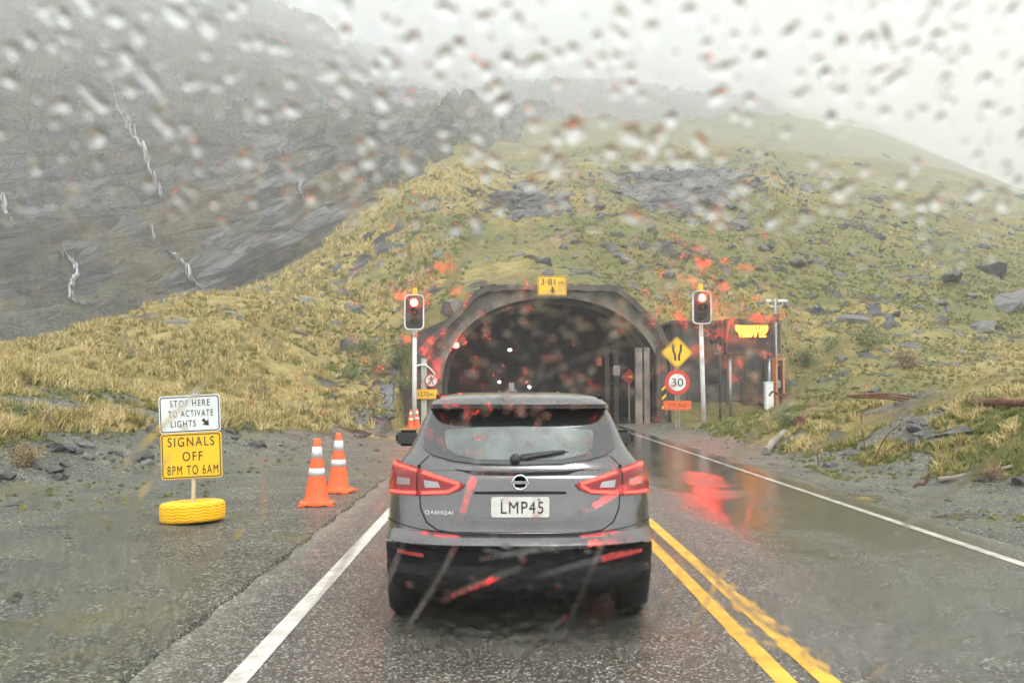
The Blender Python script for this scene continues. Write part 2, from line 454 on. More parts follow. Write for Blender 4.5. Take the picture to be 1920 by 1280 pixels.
    gcol = mixc(n, l, mathn(n, l, 'MULTIPLY', gm.outputs[0], .6), gcol, (.17, .165, .05))
    def edge(f, k=.35):
        return ramp(n, [(.5 - .12, 0), (.5 + .12, 1)])
    nm_ = noise(n, l, tc, .35, 7, .72)
    nb = mathn(n, l, 'ADD', mathn(n, l, 'MULTIPLY', mathn(n, l, 'SUBTRACT', b.outputs["Fac"], .5), .8), mathn(n, l, 'MULTIPLY', mathn(n, l, 'SUBTRACT', nm_.outputs["Fac"], .5), 2.2))
    e1 = edge(0); l.new(mathn(n, l, 'ADD', rock, nb), e1.inputs[0])
    e2 = edge(0); l.new(mathn(n, l, 'ADD', grav, nb), e2.inputs[0])
    vg = noise(n, l, tc, .038, 15, .74, .3); vr = ramp(n, [(.47, 0), (.56, 1)]); l.new(vg.outputs["Fac"], vr.inputs[0])
    vc = ramp(n, [(.34, (.045, .048, .018)), (.50, (.15, .125, .045)), (.66, (.27, .215, .09))]); l.new(noise(n, l, tc, .8, 10, .75).outputs["Fac"], vc.inputs[0])
    rcol = mixc(n, l, mathn(n, l, 'MULTIPLY', mathn(n, l, 'MULTIPLY', vr.outputs[0], at.outputs["Alpha"]), .85), rcol, vc.outputs[0])
    col = mixc(n, l, e1.outputs[0], grass, rcol)
    col = mixc(n, l, e2.outputs[0], col, gcol)
    l.new(col, p.inputs["Base Color"])
    rr = mixc(n, l, e1.outputs[0], .85, .38); rr = mixc(n, l, e2.outputs[0], rr, .40)
    l.new(rr, p.inputs["Roughness"])
    b1 = bump(n, l, None, mathn(n, l, 'MULTIPLY', fs, e1.outputs[0]), 1.0, 5.0)
    b2 = bump(n, l, None, s, .9, .35, b1)
    bump(n, l, p, mathn(n, l, 'MULTIPLY', mathn(n, l, 'ADD', vo.outputs["Distance"], mathn(n, l, 'MULTIPLY', vo2.outputs["Distance"], 1.2)), e2.outputs[0]), .9, .02, b2)
    return m
M_GROUND = ground_material()

def build_terrain():
    a_in = np.linspace(-.60, .62, 720); a_l = -.60 - (np.linspace(0, 1, 40)[1:] ** 1.6) * 1.4; a_r = .62 + (np.linspace(0, 1, 40)[1:] ** 1.6) * 1.4
    A = np.concatenate([a_l[::-1], a_in, a_r])
    extra = [(760 - VX) / F, (1470 - VX) / F]
    Yr = np.concatenate([np.exp(np.linspace(math.log(2.2), math.log(43.6), 240)), [44.0, 44.6, 45.4, 46.2, 46.7], np.exp(np.linspace(math.log(47.2), math.log(800), 440)), np.exp(np.linspace(math.log(806), math.log(3200), 100))])
    AA, YY = np.meshgrid(A, Yr); XX = AA * YY
    z, rock, gr, gold = terrain(XX.ravel(), YY.ravel())
    cl = terrain.cliff
    V = np.stack([XX.ravel(), YY.ravel(), z], 1)
    na, ny = len(A), len(Yr)
    i, j = np.meshgrid(np.arange(na - 1), np.arange(ny - 1)); i = i.ravel(); j = j.ravel()
    Fq = np.stack([j * na + i, j * na + i + 1, (j + 1) * na + i + 1, (j + 1) * na + i], 1)
    # the tunnel mouth is open: leave out the steep faces in front of it
    cx = V[Fq].mean(axis=1)
    hole = (cx[:, 1] > 43.6) & (cx[:, 1] < 46.75) & (cx[:, 0] > -4.2) & (cx[:, 0] < 8.0)
    Fq = Fq[~hole]
    o = npmesh("hillside", V, Fq, M_GROUND)
    at = o.data.attributes.new("cover", 'FLOAT_COLOR', 'POINT')
    c = np.zeros((len(V), 4), np.float32); c[:, 0] = rock; c[:, 1] = gr; c[:, 2] = gold; c[:, 3] = cl
    at.data.foreach_set("color", c.ravel())
    tag(o, "grassy mountain slope with wet grey cliffs and gravel verge", None, None, "structure")
    o["category"] = "hill"
    return o
build_terrain()

# ground sheet that runs on under and behind everything
gm_, n_, l_, p_ = nodes_of("gravel plain")
tc_ = n_.new("ShaderNodeNewGeometry").outputs["Position"]
t_ = noise(n_, l_, tc_, 30, 6, .7); r_ = ramp(n_, [(.3, (.07, .072, .062)), (.7, (.21, .21, .185))]); l_.new(t_.outputs[0], r_.inputs[0]); l_.new(r_.outputs[0], p_.inputs["Base Color"]); p_.inputs["Roughness"].default_value = .7
tag(MB().box((0, 1650, -.35), (13800, 3350, .4)).build("ground", gm_), "flat gravelly ground under the road and valley", "ground", None, "structure")

# ------------------------------------------------------------------ road
def road_material(mark=None, gold=False):
    m, n, l, p = nodes_of("wet road" if mark is None else "road paint")
    tc = n.new("ShaderNodeNewGeometry").outputs["Position"]
    vo = n.new("ShaderNodeTexVoronoi"); vo.inputs["Scale"].default_value = 75; l.new(tc, vo.inputs["Vector"])
    fi = noise(n, l, tc, 160, 4, .8)
    big = noise(n, l, tc, .45, 6, .6, .5); mid = noise(n, l, tc, 3.5, 6, .65)
    sc = n.new("ShaderNodeSeparateColor"); l.new(vo.outputs["Color"], sc.inputs[0])
    chip = ramp(n, [(.0, (.026, .024, .018)), (.55, (.068, .064, .050)), (.86, (.125, .12, .095)), (.97, (.36, .36, .34))]); l.new(sc.outputs[0], chip.inputs[0])
    wear = ramp(n, [(.32, .65), (.66, 1.12)]); l.new(mid.outputs["Fac"], wear.inputs[0])
    col = mixc(n, l, 1.0, chip.outputs[0], wear.outputs[0], 'MULTIPLY')
    # wetness: the opposite lane holds a film of water
    sx = n.new("ShaderNodeSeparateXYZ"); l.new(tc, sx.inputs[0])
    mr = n.new("ShaderNodeMapRange"); mr.inputs[1].default_value = 2.45; mr.inputs[2].default_value = 3.05; l.new(sx.outputs[0], mr.inputs[0])
    mr3 = n.new("ShaderNodeMapRange"); mr3.inputs[1].default_value = 5.0; mr3.inputs[2].default_value = 11.0; l.new(sx.outputs[1], mr3.inputs[0])
    cs_ = mathn(n, l, 'MULTIPLY', mathn(n, l, 'COSINE', mathn(n, l, 'MULTIPLY', mathn(n, l, 'SUBTRACT', sx.outputs[0], .15), 3.7)), -.07)
    big_ = mathn(n, l, 'ADD', mathn(n, l, 'MULTIPLY', big.outputs["Fac"], .75), cs_)
    wet = mathn(n, l, 'ADD', mathn(n, l, 'MULTIPLY', mathn(n, l, 'MULTIPLY', mr.outputs[0], mr3.outputs[0]), .40), big_)
    wr = ramp(n, [(.36, .46), (.54, .24), (.74, .10)]); l.new(wet, wr.inputs[0])
    wd = ramp(n, [(.40, 1.0), (.78, .62)]); l.new(wet, wd.inputs[0])
    if mark is not None:
        e = ramp(n, [(.30, 0), (.44, 1)])
        s = mathn(n, l, 'ADD', mathn(n, l, 'MULTIPLY', fi.outputs["Fac"], .5), mathn(n, l, 'MULTIPLY', noise(n, l, tc, 9, 6, .7).outputs["Fac"], .45))
        l.new(s, e.inputs[0])
        dirt = ramp(n, [(.35, .62), (.65, 1.0)]); l.new(mid.outputs["Fac"], dirt.inputs[0])
        mc = mixc(n, l, 1.0, mark, dirt.outputs[0], 'MULTIPLY')
        col = mixc(n, l, e.outputs[0], col, mc)
    else:
        col = mixc(n, l, 1.0, col, wd.outputs[0], 'MULTIPLY')
    if mark is None:
        vg = n.new("ShaderNodeTexVoronoi"); vg.inputs["Scale"].default_value = 52; l.new(tc, vg.inputs["Vector"]); sg = n.new("ShaderNodeSeparateColor"); l.new(vg.outputs["Color"], sg.inputs[0])
        gv = ramp(n, [(.0, (.035, .038, .027)), (.45, (.105, .110, .080)), (.80, (.185, .19, .145)), (.95, (.50, .50, .43))]); l.new(sg.outputs[0], gv.inputs[0])
        ax_ = mathn(n, l, 'ABSOLUTE', mathn(n, l, 'SUBTRACT', sx.outputs[0], 1.62))
        ed = ramp(n, [(.0, 0), (1.0, 1)]); l.new(mathn(n, l, 'ADD', mathn(n, l, 'MULTIPLY', mathn(n, l, 'SUBTRACT', ax_, 3.40), 2.2), mathn(n, l, 'MULTIPLY', mathn(n, l, 'SUBTRACT', noise(n, l, tc, 2.2, 8, .75).outputs["Fac"], .5), 3.0)), ed.inputs[0])
        col = mixc(n, l, ed.outputs[0], col, gv.outputs[0])
    l.new(col, p.inputs["Base Color"]); l.new(wr.outputs[0], p.inputs["Roughness"])
    h = mathn(n, l, 'ADD', vo.outputs["Distance"], mathn(n, l, 'MULTIPLY', fi.outputs["Fac"], .6))
    bs = n.new("ShaderNodeBump"); bs.inputs["Distance"].default_value = .006
    st = ramp(n, [(.40, .55), (.72, .13)]); l.new(wet, st.inputs[0]); l.new(st.outputs[0], bs.inputs["Strength"]); l.new(h, bs.inputs["Height"]); l.new(bs.outputs[0], p.inputs["Normal"])
    return m
M_ROAD = road_material()
def sheet(name, xfun, y0, y1, n, z, m, label, cat):
    vs, fs = [], []
    for i in range(n + 1):
        y = y0 + (y1 - y0) * i / n; a, b = xfun(y, i)
        vs += [(a, y, z), (b, y, z)]
        if i: k = 2 * i; fs.append((k - 2, k - 1, k + 1, k))
    mb = MB(); mb.add(vs, fs); o = mb.build(name, m, recalc=False)
    return tag(o, label, cat, None, "structure")
rg = random.Random(3)
EDG = [(-2.06 + rg.uniform(-.05, .05), 5.28 + rg.uniform(-.06, .06)) for _ in range(400)]
sheet("road", lambda y, i: EDG[i] if i < 400 else EDG[0], -30, 130, 320, 0.0, M_ROAD, "wet chip seal road leading into the tunnel", "road")
M_WHITE = road_material((.62, .60, .55)); M_YELLOW = road_material((.75, .42, .035))
sheet("road_marking", lambda y, i: (-1.52, -1.39), -20, 44, 60, .004, M_WHITE, "worn white edge line left of the grey car", "road marking")
sheet("road_marking", lambda y, i: (4.72 + .00 * y, 4.84), -20, 44, 60, .004, M_WHITE, "worn white edge line along the far right verge", "road marking")
sheet("road_marking", lambda y, i: (1.50, 1.62), -20, 44, 60, .004, M_YELLOW, "yellow centre line, the one nearer the grey car", "road marking")
sheet("road_marking", lambda y, i: (1.74, 1.86), -20, 44, 60, .004, M_YELLOW, "yellow centre line on the side of the empty wet lane", "road marking")

# ------------------------------------------------------------------ shared materials
M_CONC = mat("weathered concrete", (.25, .215, .18), .75, var=.6, scale=.8, bmp=.8, bscale=5, col2=(.035, .028, .024))
M_CONC_D = mat("dark stained concrete", (.085, .070, .062), .6, var=.5, scale=.9, bmp=.7, bscale=7, col2=(.028, .024, .022))
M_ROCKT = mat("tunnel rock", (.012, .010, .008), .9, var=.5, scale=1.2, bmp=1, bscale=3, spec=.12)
M_WPAINT = mat("white painted steel", (.74, .75, .74), .4, var=.18, scale=5)
M_BLACK = mat("black plastic", (.02, .02, .021), .5, var=.3, scale=20, bmp=.15, bscale=200)
M_SIGNW = mat("white sign sheeting", (.70, .72, .70), .4, var=.12, scale=3)
M_SIGNY = mat("yellow sign sheeting", (.86, .50, .012), .4, var=.10, scale=3)
M_SIGNK = mat("black sign lettering", (.018, .018, .018), .5)
M_SIGNR = mat("red sign sheeting", (.62, .035, .025), .4, var=.15)
M_SIGNO = mat("orange sign sheeting", (.95, .17, .03), .4, var=.1)
M_ALU = mat("grey galvanised steel", (.38, .39, .39), .4, metal=.8)
M_WOOD = mat("grey weathered timber", (.27, .24, .19), .8, var=.4, scale=3, bmp=.5, bscale=30)
M_RUST = mat("rusty steel", (.16, .062, .035), .8, var=.6, scale=9, bmp=.5, bscale=60)
M_YTYRE = mat("yellow painted tyre rubber", (.88, .50, .008), .45, var=.12, scale=6, bmp=.3, bscale=40)
M_CONE = mat("orange cone plastic", (1.0, .125, .028), .42, var=.12, scale=6, bmp=.1)
M_CONEW = mat("white reflective band", (.72, .72, .72), .35, var=.2, scale=9)

# ------------------------------------------------------------------ tunnel portal
PY = 44.5
def P2(px, py, Y=PY): 
    w = W(px, py, Y); return (w.x, w.z)
tp = empty("tunnel_portal", (2.4, PY, 0))
tag(tp, "stained concrete tunnel portal with flat topped arch set in the grassy slope", "tunnel entrance")
acx, acz, arx, arz = 2.42, 1.55, 5.25, 4.42
def arch(sx=1.0, sz=1.0, n=40, dx=0):
    pts = [(acx + arx * sx, -0.05)]
    for k in range(n + 1):
        a = math.pi * k / n
        c, s_ = math.cos(a), math.sin(a)
        # a little squarer than an ellipse
        x = arx * sx * math.copysign(abs(c) ** .92, c); z = arz * sz * abs(s_) ** .92
        pts.append((acx + x, acz + z))
    pts.append((acx - arx * sx, -0.05)); return pts
inner = arch()
outer_key = [(1262, 802), (1264, 690), (1258, 652), (1238, 612), (1205, 575), (1165, 541), (1110, 537), (1035, 536), (960, 537), (905, 540), (888, 551), (850, 592), (808, 636), (790, 655), (782, 700), (774, 804)]
ok = [P2(*q) for q in outer_key]
def resample(pts, n):
    d = [0]
    for a, b in zip(pts, pts[1:]): d.append(d[-1] + math.hypot(b[0] - a[0], b[1] - a[1]))
    return [(np.interp(d[-1] * i / (n - 1), d, [p[0] for p in pts]), np.interp(d[-1] * i / (n - 1), d, [p[1] for p in pts])) for i in range(n)]
NI = 61
I = resample(inner, NI); O = resample(ok, NI)
O = [(x + random.uniform(-.05, .05), z + random.uniform(-.05, .05)) for x, z in O]
def face_mesh(I, O, y0, y1):
    n = len(I); vs = []
    for y in (y0, y1):
        vs += [(x - 2.4, y - PY, z) for x, z in I] + [(x - 2.4, y - PY, z) for x, z in O]
    fs = []
    for i in range(n - 1):
        fs += [(i, i + 1, n + i + 1, n + i), (2 * n + i, 3 * n + i, 3 * n + i + 1, 2 * n + i + 1), (i, 2 * n + i, 2 * n + i + 1, i + 1), (n + i, n + i + 1, 3 * n + i + 1, 3 * n + i)]
    return vs, fs
vs, fs = face_mesh(I, O, PY, PY + 2.3)
mb = MB(); mb.add(vs, fs); mb.build("portal_face", M_CONC, tp)
# the projecting outer rim and the inner lip of the arch
def offset(pts, k):
    return [((x - acx) * k + acx, (z - 1.5) * k + 1.5 if z > 0 else z) for x, z in pts]
vs, fs = face_mesh(offset(O, .955), offset(O, 1.0), PY - .45, PY + 2.2); mb = MB(); mb.add(vs, fs); mb.build("portal_rim", M_CONC_D, tp)
lip = offset(I, 1.07)
vs, fs = face_mesh(I, lip, PY - .12, PY + .01); mb = MB(); mb.add(vs, fs); mb.build("arch_lip", M_CONC, tp)
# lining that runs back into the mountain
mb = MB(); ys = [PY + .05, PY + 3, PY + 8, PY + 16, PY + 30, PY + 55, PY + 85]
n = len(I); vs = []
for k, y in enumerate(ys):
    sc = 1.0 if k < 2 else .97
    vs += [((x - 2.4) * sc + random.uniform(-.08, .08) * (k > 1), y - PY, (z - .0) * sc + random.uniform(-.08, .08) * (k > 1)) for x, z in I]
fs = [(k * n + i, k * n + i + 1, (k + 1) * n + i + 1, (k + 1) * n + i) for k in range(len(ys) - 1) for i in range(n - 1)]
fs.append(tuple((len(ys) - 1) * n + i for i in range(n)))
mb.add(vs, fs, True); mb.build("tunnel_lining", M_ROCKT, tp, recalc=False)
# broken parapet blocks along the top
mb = MB()
for i in range(26):
    x = P2(905 + i * 10.2, 0)[0]; mb.box((x - 2.4, .05 + random.uniform(-.1, .1), 6.52 + random.uniform(-.03, .05)), (.27, .5, .16), .02)
mb.build("parapet", M_CONC_D, tp)
# reveal ribs inside the arch
for yy in (1.2,):
    vs, fs = face_mesh(offset(I, .965), offset(I, .998), PY + yy, PY + yy + .35); mb = MB(); mb.add(vs, fs); mb.build("arch_rib", M_CONC_D, tp)
# concrete posts at the right of the mouth
for (px, w, m) in ((1150, .20, M_CONC_D), (1168, .22, M_CONC_D), (1197, .34, M_WPAINT if False else M_CONC), (1212, .28, M_CONC), (1236, .30, M_CONC_D)):
    x = P2(px, 0)[0]; mb = MB(); mb.box((x - 2.4, -.1 if px > 1190 else 2.6, 1.75), (w, .3, 3.7), .03); mb.build("post", m, tp)
x0, x1 = P2(1148, 0)[0], P2(1258, 0)[0]
mb = MB()
for zz in (1.1, 1.9, 2.7): MB().box(((x0 + P2(1190, 0)[0]) / 2 - 2.4, 2.5, zz), (P2(1190, 0)[0] - x0, .05, .05)).build("rail", M_BLACK, tp)
MB().box((P2(1168, 0)[0] - 2.4, 2.36, 2.55), (.34, .16, .5), .03).build("switch_box", M_ALU, tp)
MB().box((P2(1134, 0)[0] - 2.4, 2.5, 3.0), (.26, .05, .42), .01).build("notice_plate", M_SIGNR, tp)
# wing wall at the left, leaning with the slope
wl_ = [P2(736, 808, 42.0), P2(744, 782, 42.0), P2(754, 745, 42.0), P2(768, 700, 42.0), P2(784, 655, 42.0), P2(800, 640, 42.0), P2(800, 808, 42.0)]
ww = MB().prism(wl_, 42.3, 46.0).build("wing_wall", mat("wet rubble wall", (.10, .075, .065), .55, var=.6, scale=2.2, bmp=1, bscale=3.5))
tag(ww, "dark rubble wing wall sloping down left of the tunnel mouth", "wall")

# retaining building at the right
bl = empty("service_building", (10.0, 44.0, 0))
tag(bl, "dark stained concrete service building beside the tunnel mouth, flat roofed", "building")
def bx(px0, px1, py0, py1, Y, d, m, name, parent, bev=.03, base=None):
    a = W(px0, py0, Y); b = W(px1, py1, Y)
    o = MB().box(((a.x + b.x) / 2, Y + d / 2, (a.z + b.z) / 2), (abs(b.x - a.x), d, abs(a.z - b.z)), bev).build(name, m, parent)
    if parent is not None: o.location = -Vector(parent.location)
    return o
bx(1262, 1466, 606, 812, 44.2, 4.5, M_CONC_D, "wall", bl)
bx(1258, 1470, 600, 607, 44.05, 4.8, M_CONC, "roof_edge", bl)
for q in range(5):
    px = 1290 + q * 36
    bx(px, px + 5, 608, 806, 44.12, .08, M_CONC_D, "buttress", bl, .01)
bx(1392, 1424, 712, 796, 44.10, .1, mat("brown steel door", (.09, .05, .035), .5, var=.4), "door", bl, .01)
bx(1330, 1352, 700, 716, 44.10, .1, M_BLACK, "vent", bl, .01)

# ------------------------------------------------------------------ signals
M_REDL = emit("red signal lamp glow", (1.0, .012, .005), 320)
M_OFFR = mat("dark red lens", (.09, .02, .012), .25); M_OFFG = mat("dark green lens", (.015, .04, .03), .25)
def lens_set(root, z0, y, lit=True):
    for k, (dz, m) in enumerate(((0, M_REDL if lit else M_OFFR), (-.40, mat("dark amber lens", (.12, .05, .01), .25)), (-.80, M_OFFG))):
        v = MB(); n = 24; vs = []; fs = []
        for (r, yy) in ((.165, 0), (.172, -.26)):
            for i in range(n + 1):
                a = R(-25 + 230 * i / n)
                dd = yy if abs(math.cos(a)) < .9 or yy == 0 else yy * .75
                vs.append((r * math.cos(a), y + dd, z0 + dz + r * math.sin(a)))
        for i in range(n): fs.append((i, i + 1, n + 2 + i, n + 1 + i))
        v.add(vs, fs, True); ob = v.build("visor", M_BLACK, root); s = ob.modifiers.new("t", 'SOLIDIFY'); s.thickness = .008
        MB().lathe([(.001, .06), (.06, .055), (.11, .035), (.15, 0)], 24, Matrix.Translation((0, y - .005, z0 + dz)) @ Matrix.Rotation(R(90), 4, 'X')).build("lamp", m, root)
def signal(px, top, bot, pxb, label):
    Y = 40.0
    a = W(px, top, Y); b = W(px, bot, Y); H = a.z - b.z; wdt = H * .56
    t = empty("traffic_signal", (W(pxb, 800, Y).x, Y, 0)); tag(t, label, "traffic light", "red traffic lights on white poles")
    dx = a.x - t.location.x; cz = (a.z + b.z) / 2
    mb = MB(); mb.tube([(0, 0, 0), (dx * .5, 0, 2.2), (dx, 0, cz)], [.10, .10, .085], 16); mb.build("pole", M_WPAINT, t)
    mb = MB(); mb.tube([(dx * .52, 0, 3.9 if pxb > 900 else 3.85), (dx * .52, 0, 3.93)], .108, 16); mb.build("pole_collar", M_ALU, t)
    mb = MB(); mb.prism(rrect(wdt * .92, H * .95, .17, 6, dx, cz), -.30, -.24); mb.build("backboard", M_BLACK, t)
    mb = MB(); ringprism(mb, rrect(wdt, H, .2, 6, dx, cz), rrect(wdt * .88, H * .935, .16, 6, dx, cz), -.315, -.235); mb.build("backboard_border", M_WPAINT, t)
    mb = MB(); mb.box((dx, -.12, cz), (.36, .3, 1.18), .05); mb.build("housing", M_BLACK, t)
    hub = empty("x"); bpy.data.objects.remove(hub)
    sub = []
    before = set(bpy.data.objects)
    lens_set(t, cz + .40, -.31)
    for o in set(bpy.data.objects) - before: o.location.x = dx
    mb = MB(); mb.box((dx, 0, a.z + .14), (.24, .2, .34), .03, taper=.8); mb.build("pole_cap", M_SIGNY, t)
    return t
sl = signal(777.5, 553, 619, 777.5, "red traffic light on white pole standing left of the tunnel mouth")
sr = signal(1315.5, 545, 608, 1320, "red traffic light on white pole standing right of the tunnel mouth")
# side-on signal on the building
sd = empty("side_signal", (W(1347, 800, 40.5).x, 40.5, 0)); tag(sd, "black unlit signal head seen side on between white pole and message sign", "traffic light")
z_ = lambda py, Y=40.5: CAMZ + (VY - py) / F * Y
mb = MB(); mb.box((0, 0, (z_(602) + z_(645)) / 2), (.16, .34, z_(602) - z_(645)), .04); mb.build("housing", M_BLACK, sd)
mb = MB(); mb.box((.10, 0, (z_(600) + z_(648)) / 2), (.03, .62, z_(600) - z_(648)), .01); mb.build("backboard", M_BLACK, sd)
for q in (610, 624, 638):
    mb = MB(); mb.tube([(-.08, 0, z_(q)), (-.34, 0, z_(q) - .02)], [.13, .15], 14, caps=False); ob = mb.build("visor", M_BLACK, sd); s = ob.modifiers.new("t", 'SOLIDIFY'); s.thickness = .01
mb = MB(); mb.tube([(.02, 0, z_(645)), (.05, .0, z_(655)), (.16, .3, z_(659)), (.35, 1.5, z_(660)), (.7, 3.6, z_(657))], .022, 8); mb.tube([(.16, 0, z_(610)), (.28, 1.5, z_(616)), (.3, 3.65, z_(620))], .02, 8); mb.build("conduit", M_WPAINT, sd)
mb = MB(); mb.tube([(.09, .06, 0.0), (.09, .06, z_(640))], .045, 10); mb.build("post", M_BLACK, sd)

# ------------------------------------------------------------------ variable message sign
FONT = {'O': "01110 10001 10001 10001 10001 10001 01110", 'N': "10001 11001 10101 10011 10001 10001 10001", 'C': "01110 10001 10000 10000 10000 10001 01110",
 'M': "10001 11011 10101 10101 10001 10001 10001", 'I': "01110 00100 00100 00100 00100 00100 01110", 'G': "01110 10001 10000 10111 10001 10001 01110",
 'T': "11111 00100 00100 00100 00100 00100 00100", 'R': "11110 10001 10001 11110 10100 10010 10001", 'A': "01110 10001 10001 11111 10001 10001 10001", 'F': "11111 10000 10000 11110 10000 10000 10000"}
YV = 42.0
vm = empty("message_sign", (W(1410, 800, YV).x, YV, 0)); tag(vm, "dark electronic message board with glowing amber words ONCOMING TRAFFIC", "electronic sign")
a = W(1362, 597, YV); b = W(1456, 664, YV); vx = vm.location.x
mb = MB(); mb.box(((a.x + b.x) / 2 - vx, .2, (a.z + b.z) / 2), (b.x - a.x, .4, a.z - b.z), .03); mb.build("housing", M_BLACK, vm)
mb = MB(); ringprism(mb, rrect(b.x - a.x - .06, a.z - b.z - .06, .03, 2, (a.x + b.x) / 2 - vx, (a.z + b.z) / 2), rrect(b.x - a.x - .2, a.z - b.z - .2, .02, 2, (a.x + b.x) / 2 - vx, (a.z + b.z) / 2), -.03, .01); mb.build("frame", M_CONC_D, vm)
M_LED = emit("amber light dots", (1.0, .27, .018), 55)
for word, pyc, pxc in (("ONCOMING", 614.8, 1411.5), ("TRAFFIC", 626.5, 1412)):
    h = 10.3 / F * YV; pitch = h / 7; wchar = 62.0 / F * YV / 8
    cxw = W(pxc, 0, YV).x - vx; zt = CAMZ + (VY - pyc) / F * YV + h / 2
    mb = MB()
    for i, ch in enumerate(word):
        for r, row in enumerate(FONT[ch].split()):
            for c, bit in enumerate(row):
                if bit == '1':
                    x = cxw + (i - (len(word) - 1) / 2) * wchar + (c - 2) * wchar / 6.7
                    mb.box((x, -.03, zt - (r + .5) * pitch), (pitch * .31, .02, pitch * .31))
    mb.build("lettering", M_LED, vm)
for px in (1372, 1446):
    x = W(px, 0, YV).x - vx; mb = MB(); mb.tube([(x, .2, 0), (x, .2, b.z)], .07, 12); mb.build("post", M_ALU, vm)

# camera pole
cp = empty("camera_pole", (W(1457, 800, 42.4).x, 42.4, 0)); tag(cp, "thin grey pole with security cameras at its top behind the message board", "camera pole")
zc_ = lambda py: CAMZ + (VY - py) / F * 42.4
mb = MB(); mb.tube([(0, 0, 0), (0, 0, zc_(558))], .055, 12); mb.build("pole", M_ALU, cp)
for s_, (dx0, dz0) in ((1, (.36, -.08)), (-1, (-.30, -.08))):
    mb = MB(); mb.box((s_ * .33, -.05, zc_(563)), (.46 if s_ > 0 else .26, .14, .12), .03, M=None); mb.build("security_camera", M_WPAINT, cp)
    mb = MB(); mb.tube([(0, 0, zc_(573)), (s_ * .2, 0, zc_(574)), (s_ * .34, 0, zc_(570)), (s_ * .34, 0, zc_(564))], .022, 8); mb.build("camera_bracket", M_WPAINT, cp)
mb = MB(); mb.box((.05, 0, zc_(592)), (.3, .22, .2), .03); mb.box((.05, 0, zc_(600)), (.22, .2, .12), .02); mb.build("junction_box", M_BLACK, cp)

# phone booth and cabinet
pb = empty("phone_booth", (W(1461, 745, 41.5).x, 41.5, 0)); tag(pb, "narrow orange framed phone booth with a blue panel at the building corner", "phone booth")
zb = lambda py: CAMZ + (VY - py) / F * 41.5
g0 = .0
w2 = 13 / F * 41.5 / 2
mb = MB(); mb.box((-w2, 0, (zb(674) + g0) / 2), (.07, .6, zb(674) - g0), .01); mb.box((w2, 0, (zb(674) + g0) / 2), (.07, .6, zb(674) - g0), .01); mb.box((0, 0, zb(673)), (w2 * 2 + .1, .65, .12), .02); mb.build("frame", mat("orange brown painted frame", (.55, .24, .10), .5), pb)
mb = MB(); mb.box((0, .2, (zb(682) + zb(738)) / 2), (w2 * 1.7, .04, zb(682) - zb(738)), .005); mb.build("panel", mat("blue panel", (.06, .12, .32), .4), pb)
mb = MB(); mb.box((0, .16, zb(683)), (w2 * 1.7, .06, .14), .005); mb.build("header", M_SIGNW, pb)
mb = MB(); mb.box((0, .0, zb(720)), (w2 * 1.1, .2, .35), .03); mb.build("telephone", M_ALU, pb)
cb = empty("cabinet", (W(1442, 745, 40.8).x, 40.8, 0)); tag(cb, "white steel equipment cabinet in front of the dark building", "cabinet")
zk = lambda py: CAMZ + (VY - py) / F * 40.8
w2 = 15 / F * 40.8
mb = MB(); mb.box((0, 0, zk(717) / 2 + .05), (w2, .3, zk(717) - .1), .02); mb.build("case", M_WPAINT, cb)
mb = MB(); mb.box((0, -.16, zk(717) / 2 + .15), (w2 * .84, .02, zk(717) - .4), .005); mb.build("door", M_WPAINT, cb)
mb = MB(); mb.box((0, 0, zk(716.5)), (w2 + .05, .36, .05), .01); mb.build("lid", M_WPAINT, cb)

# ------------------------------------------------------------------ signs
def plate(root, name, poly, y, m, m2, th=.012):
    MB().prism(poly, y, y + th).build(name, m, root)
def arrow_poly(pts, cx, cz, s, ang):
    c, q = math.cos(ang), math.sin(ang); return [(cx + s * (x * c - z * q), cz + s * (x * q + z * c)) for x, z in pts]
ARROW = [(-.16, .5), (.16, .5), (.16, 0), (.5, .12), (0, -.5), (-.5, .12), (-.16, 0)]
# clearance sign on the portal
YC = PY - .75
cs = empty("clearance_sign", W(1035.5, 535, YC)); tag(cs, "yellow height limit sign reading 3.81 m fixed above the tunnel arch", "road sign")
u = YC / F
plate(cs, "panel", rrect(55 * u, 37 * u, .05), 0, M_SIGNY, None)
mb = MB(); ringprism(mb, rrect(53 * u, 35 * u, .05), rrect(51 * u, 33 * u, .045), -.004, 0); mb.build("border", M_SIGNK, cs)
text("number", "3·81", .5, M_SIGNK, cs, (-7.5 * u, -.006, 7.5 * u), width=27 * u, height=12 * u, bold=0.0)
text("letter", "m", .3, M_SIGNK, cs, (17 * u, -.006, 5 * u), width=9 * u, height=6 * u, bold=0.0)
MB().prism(arrow_poly(ARROW, 1 * u, -9 * u, 13 * u, 0), -.006, -.001).build("arrow", M_SIGNK, cs)
for q in (-.35, .35): MB().tube([(q, .02, -.2), (q, .55, -.2)], .03, 8).build("bracket", M_ALU, cs)

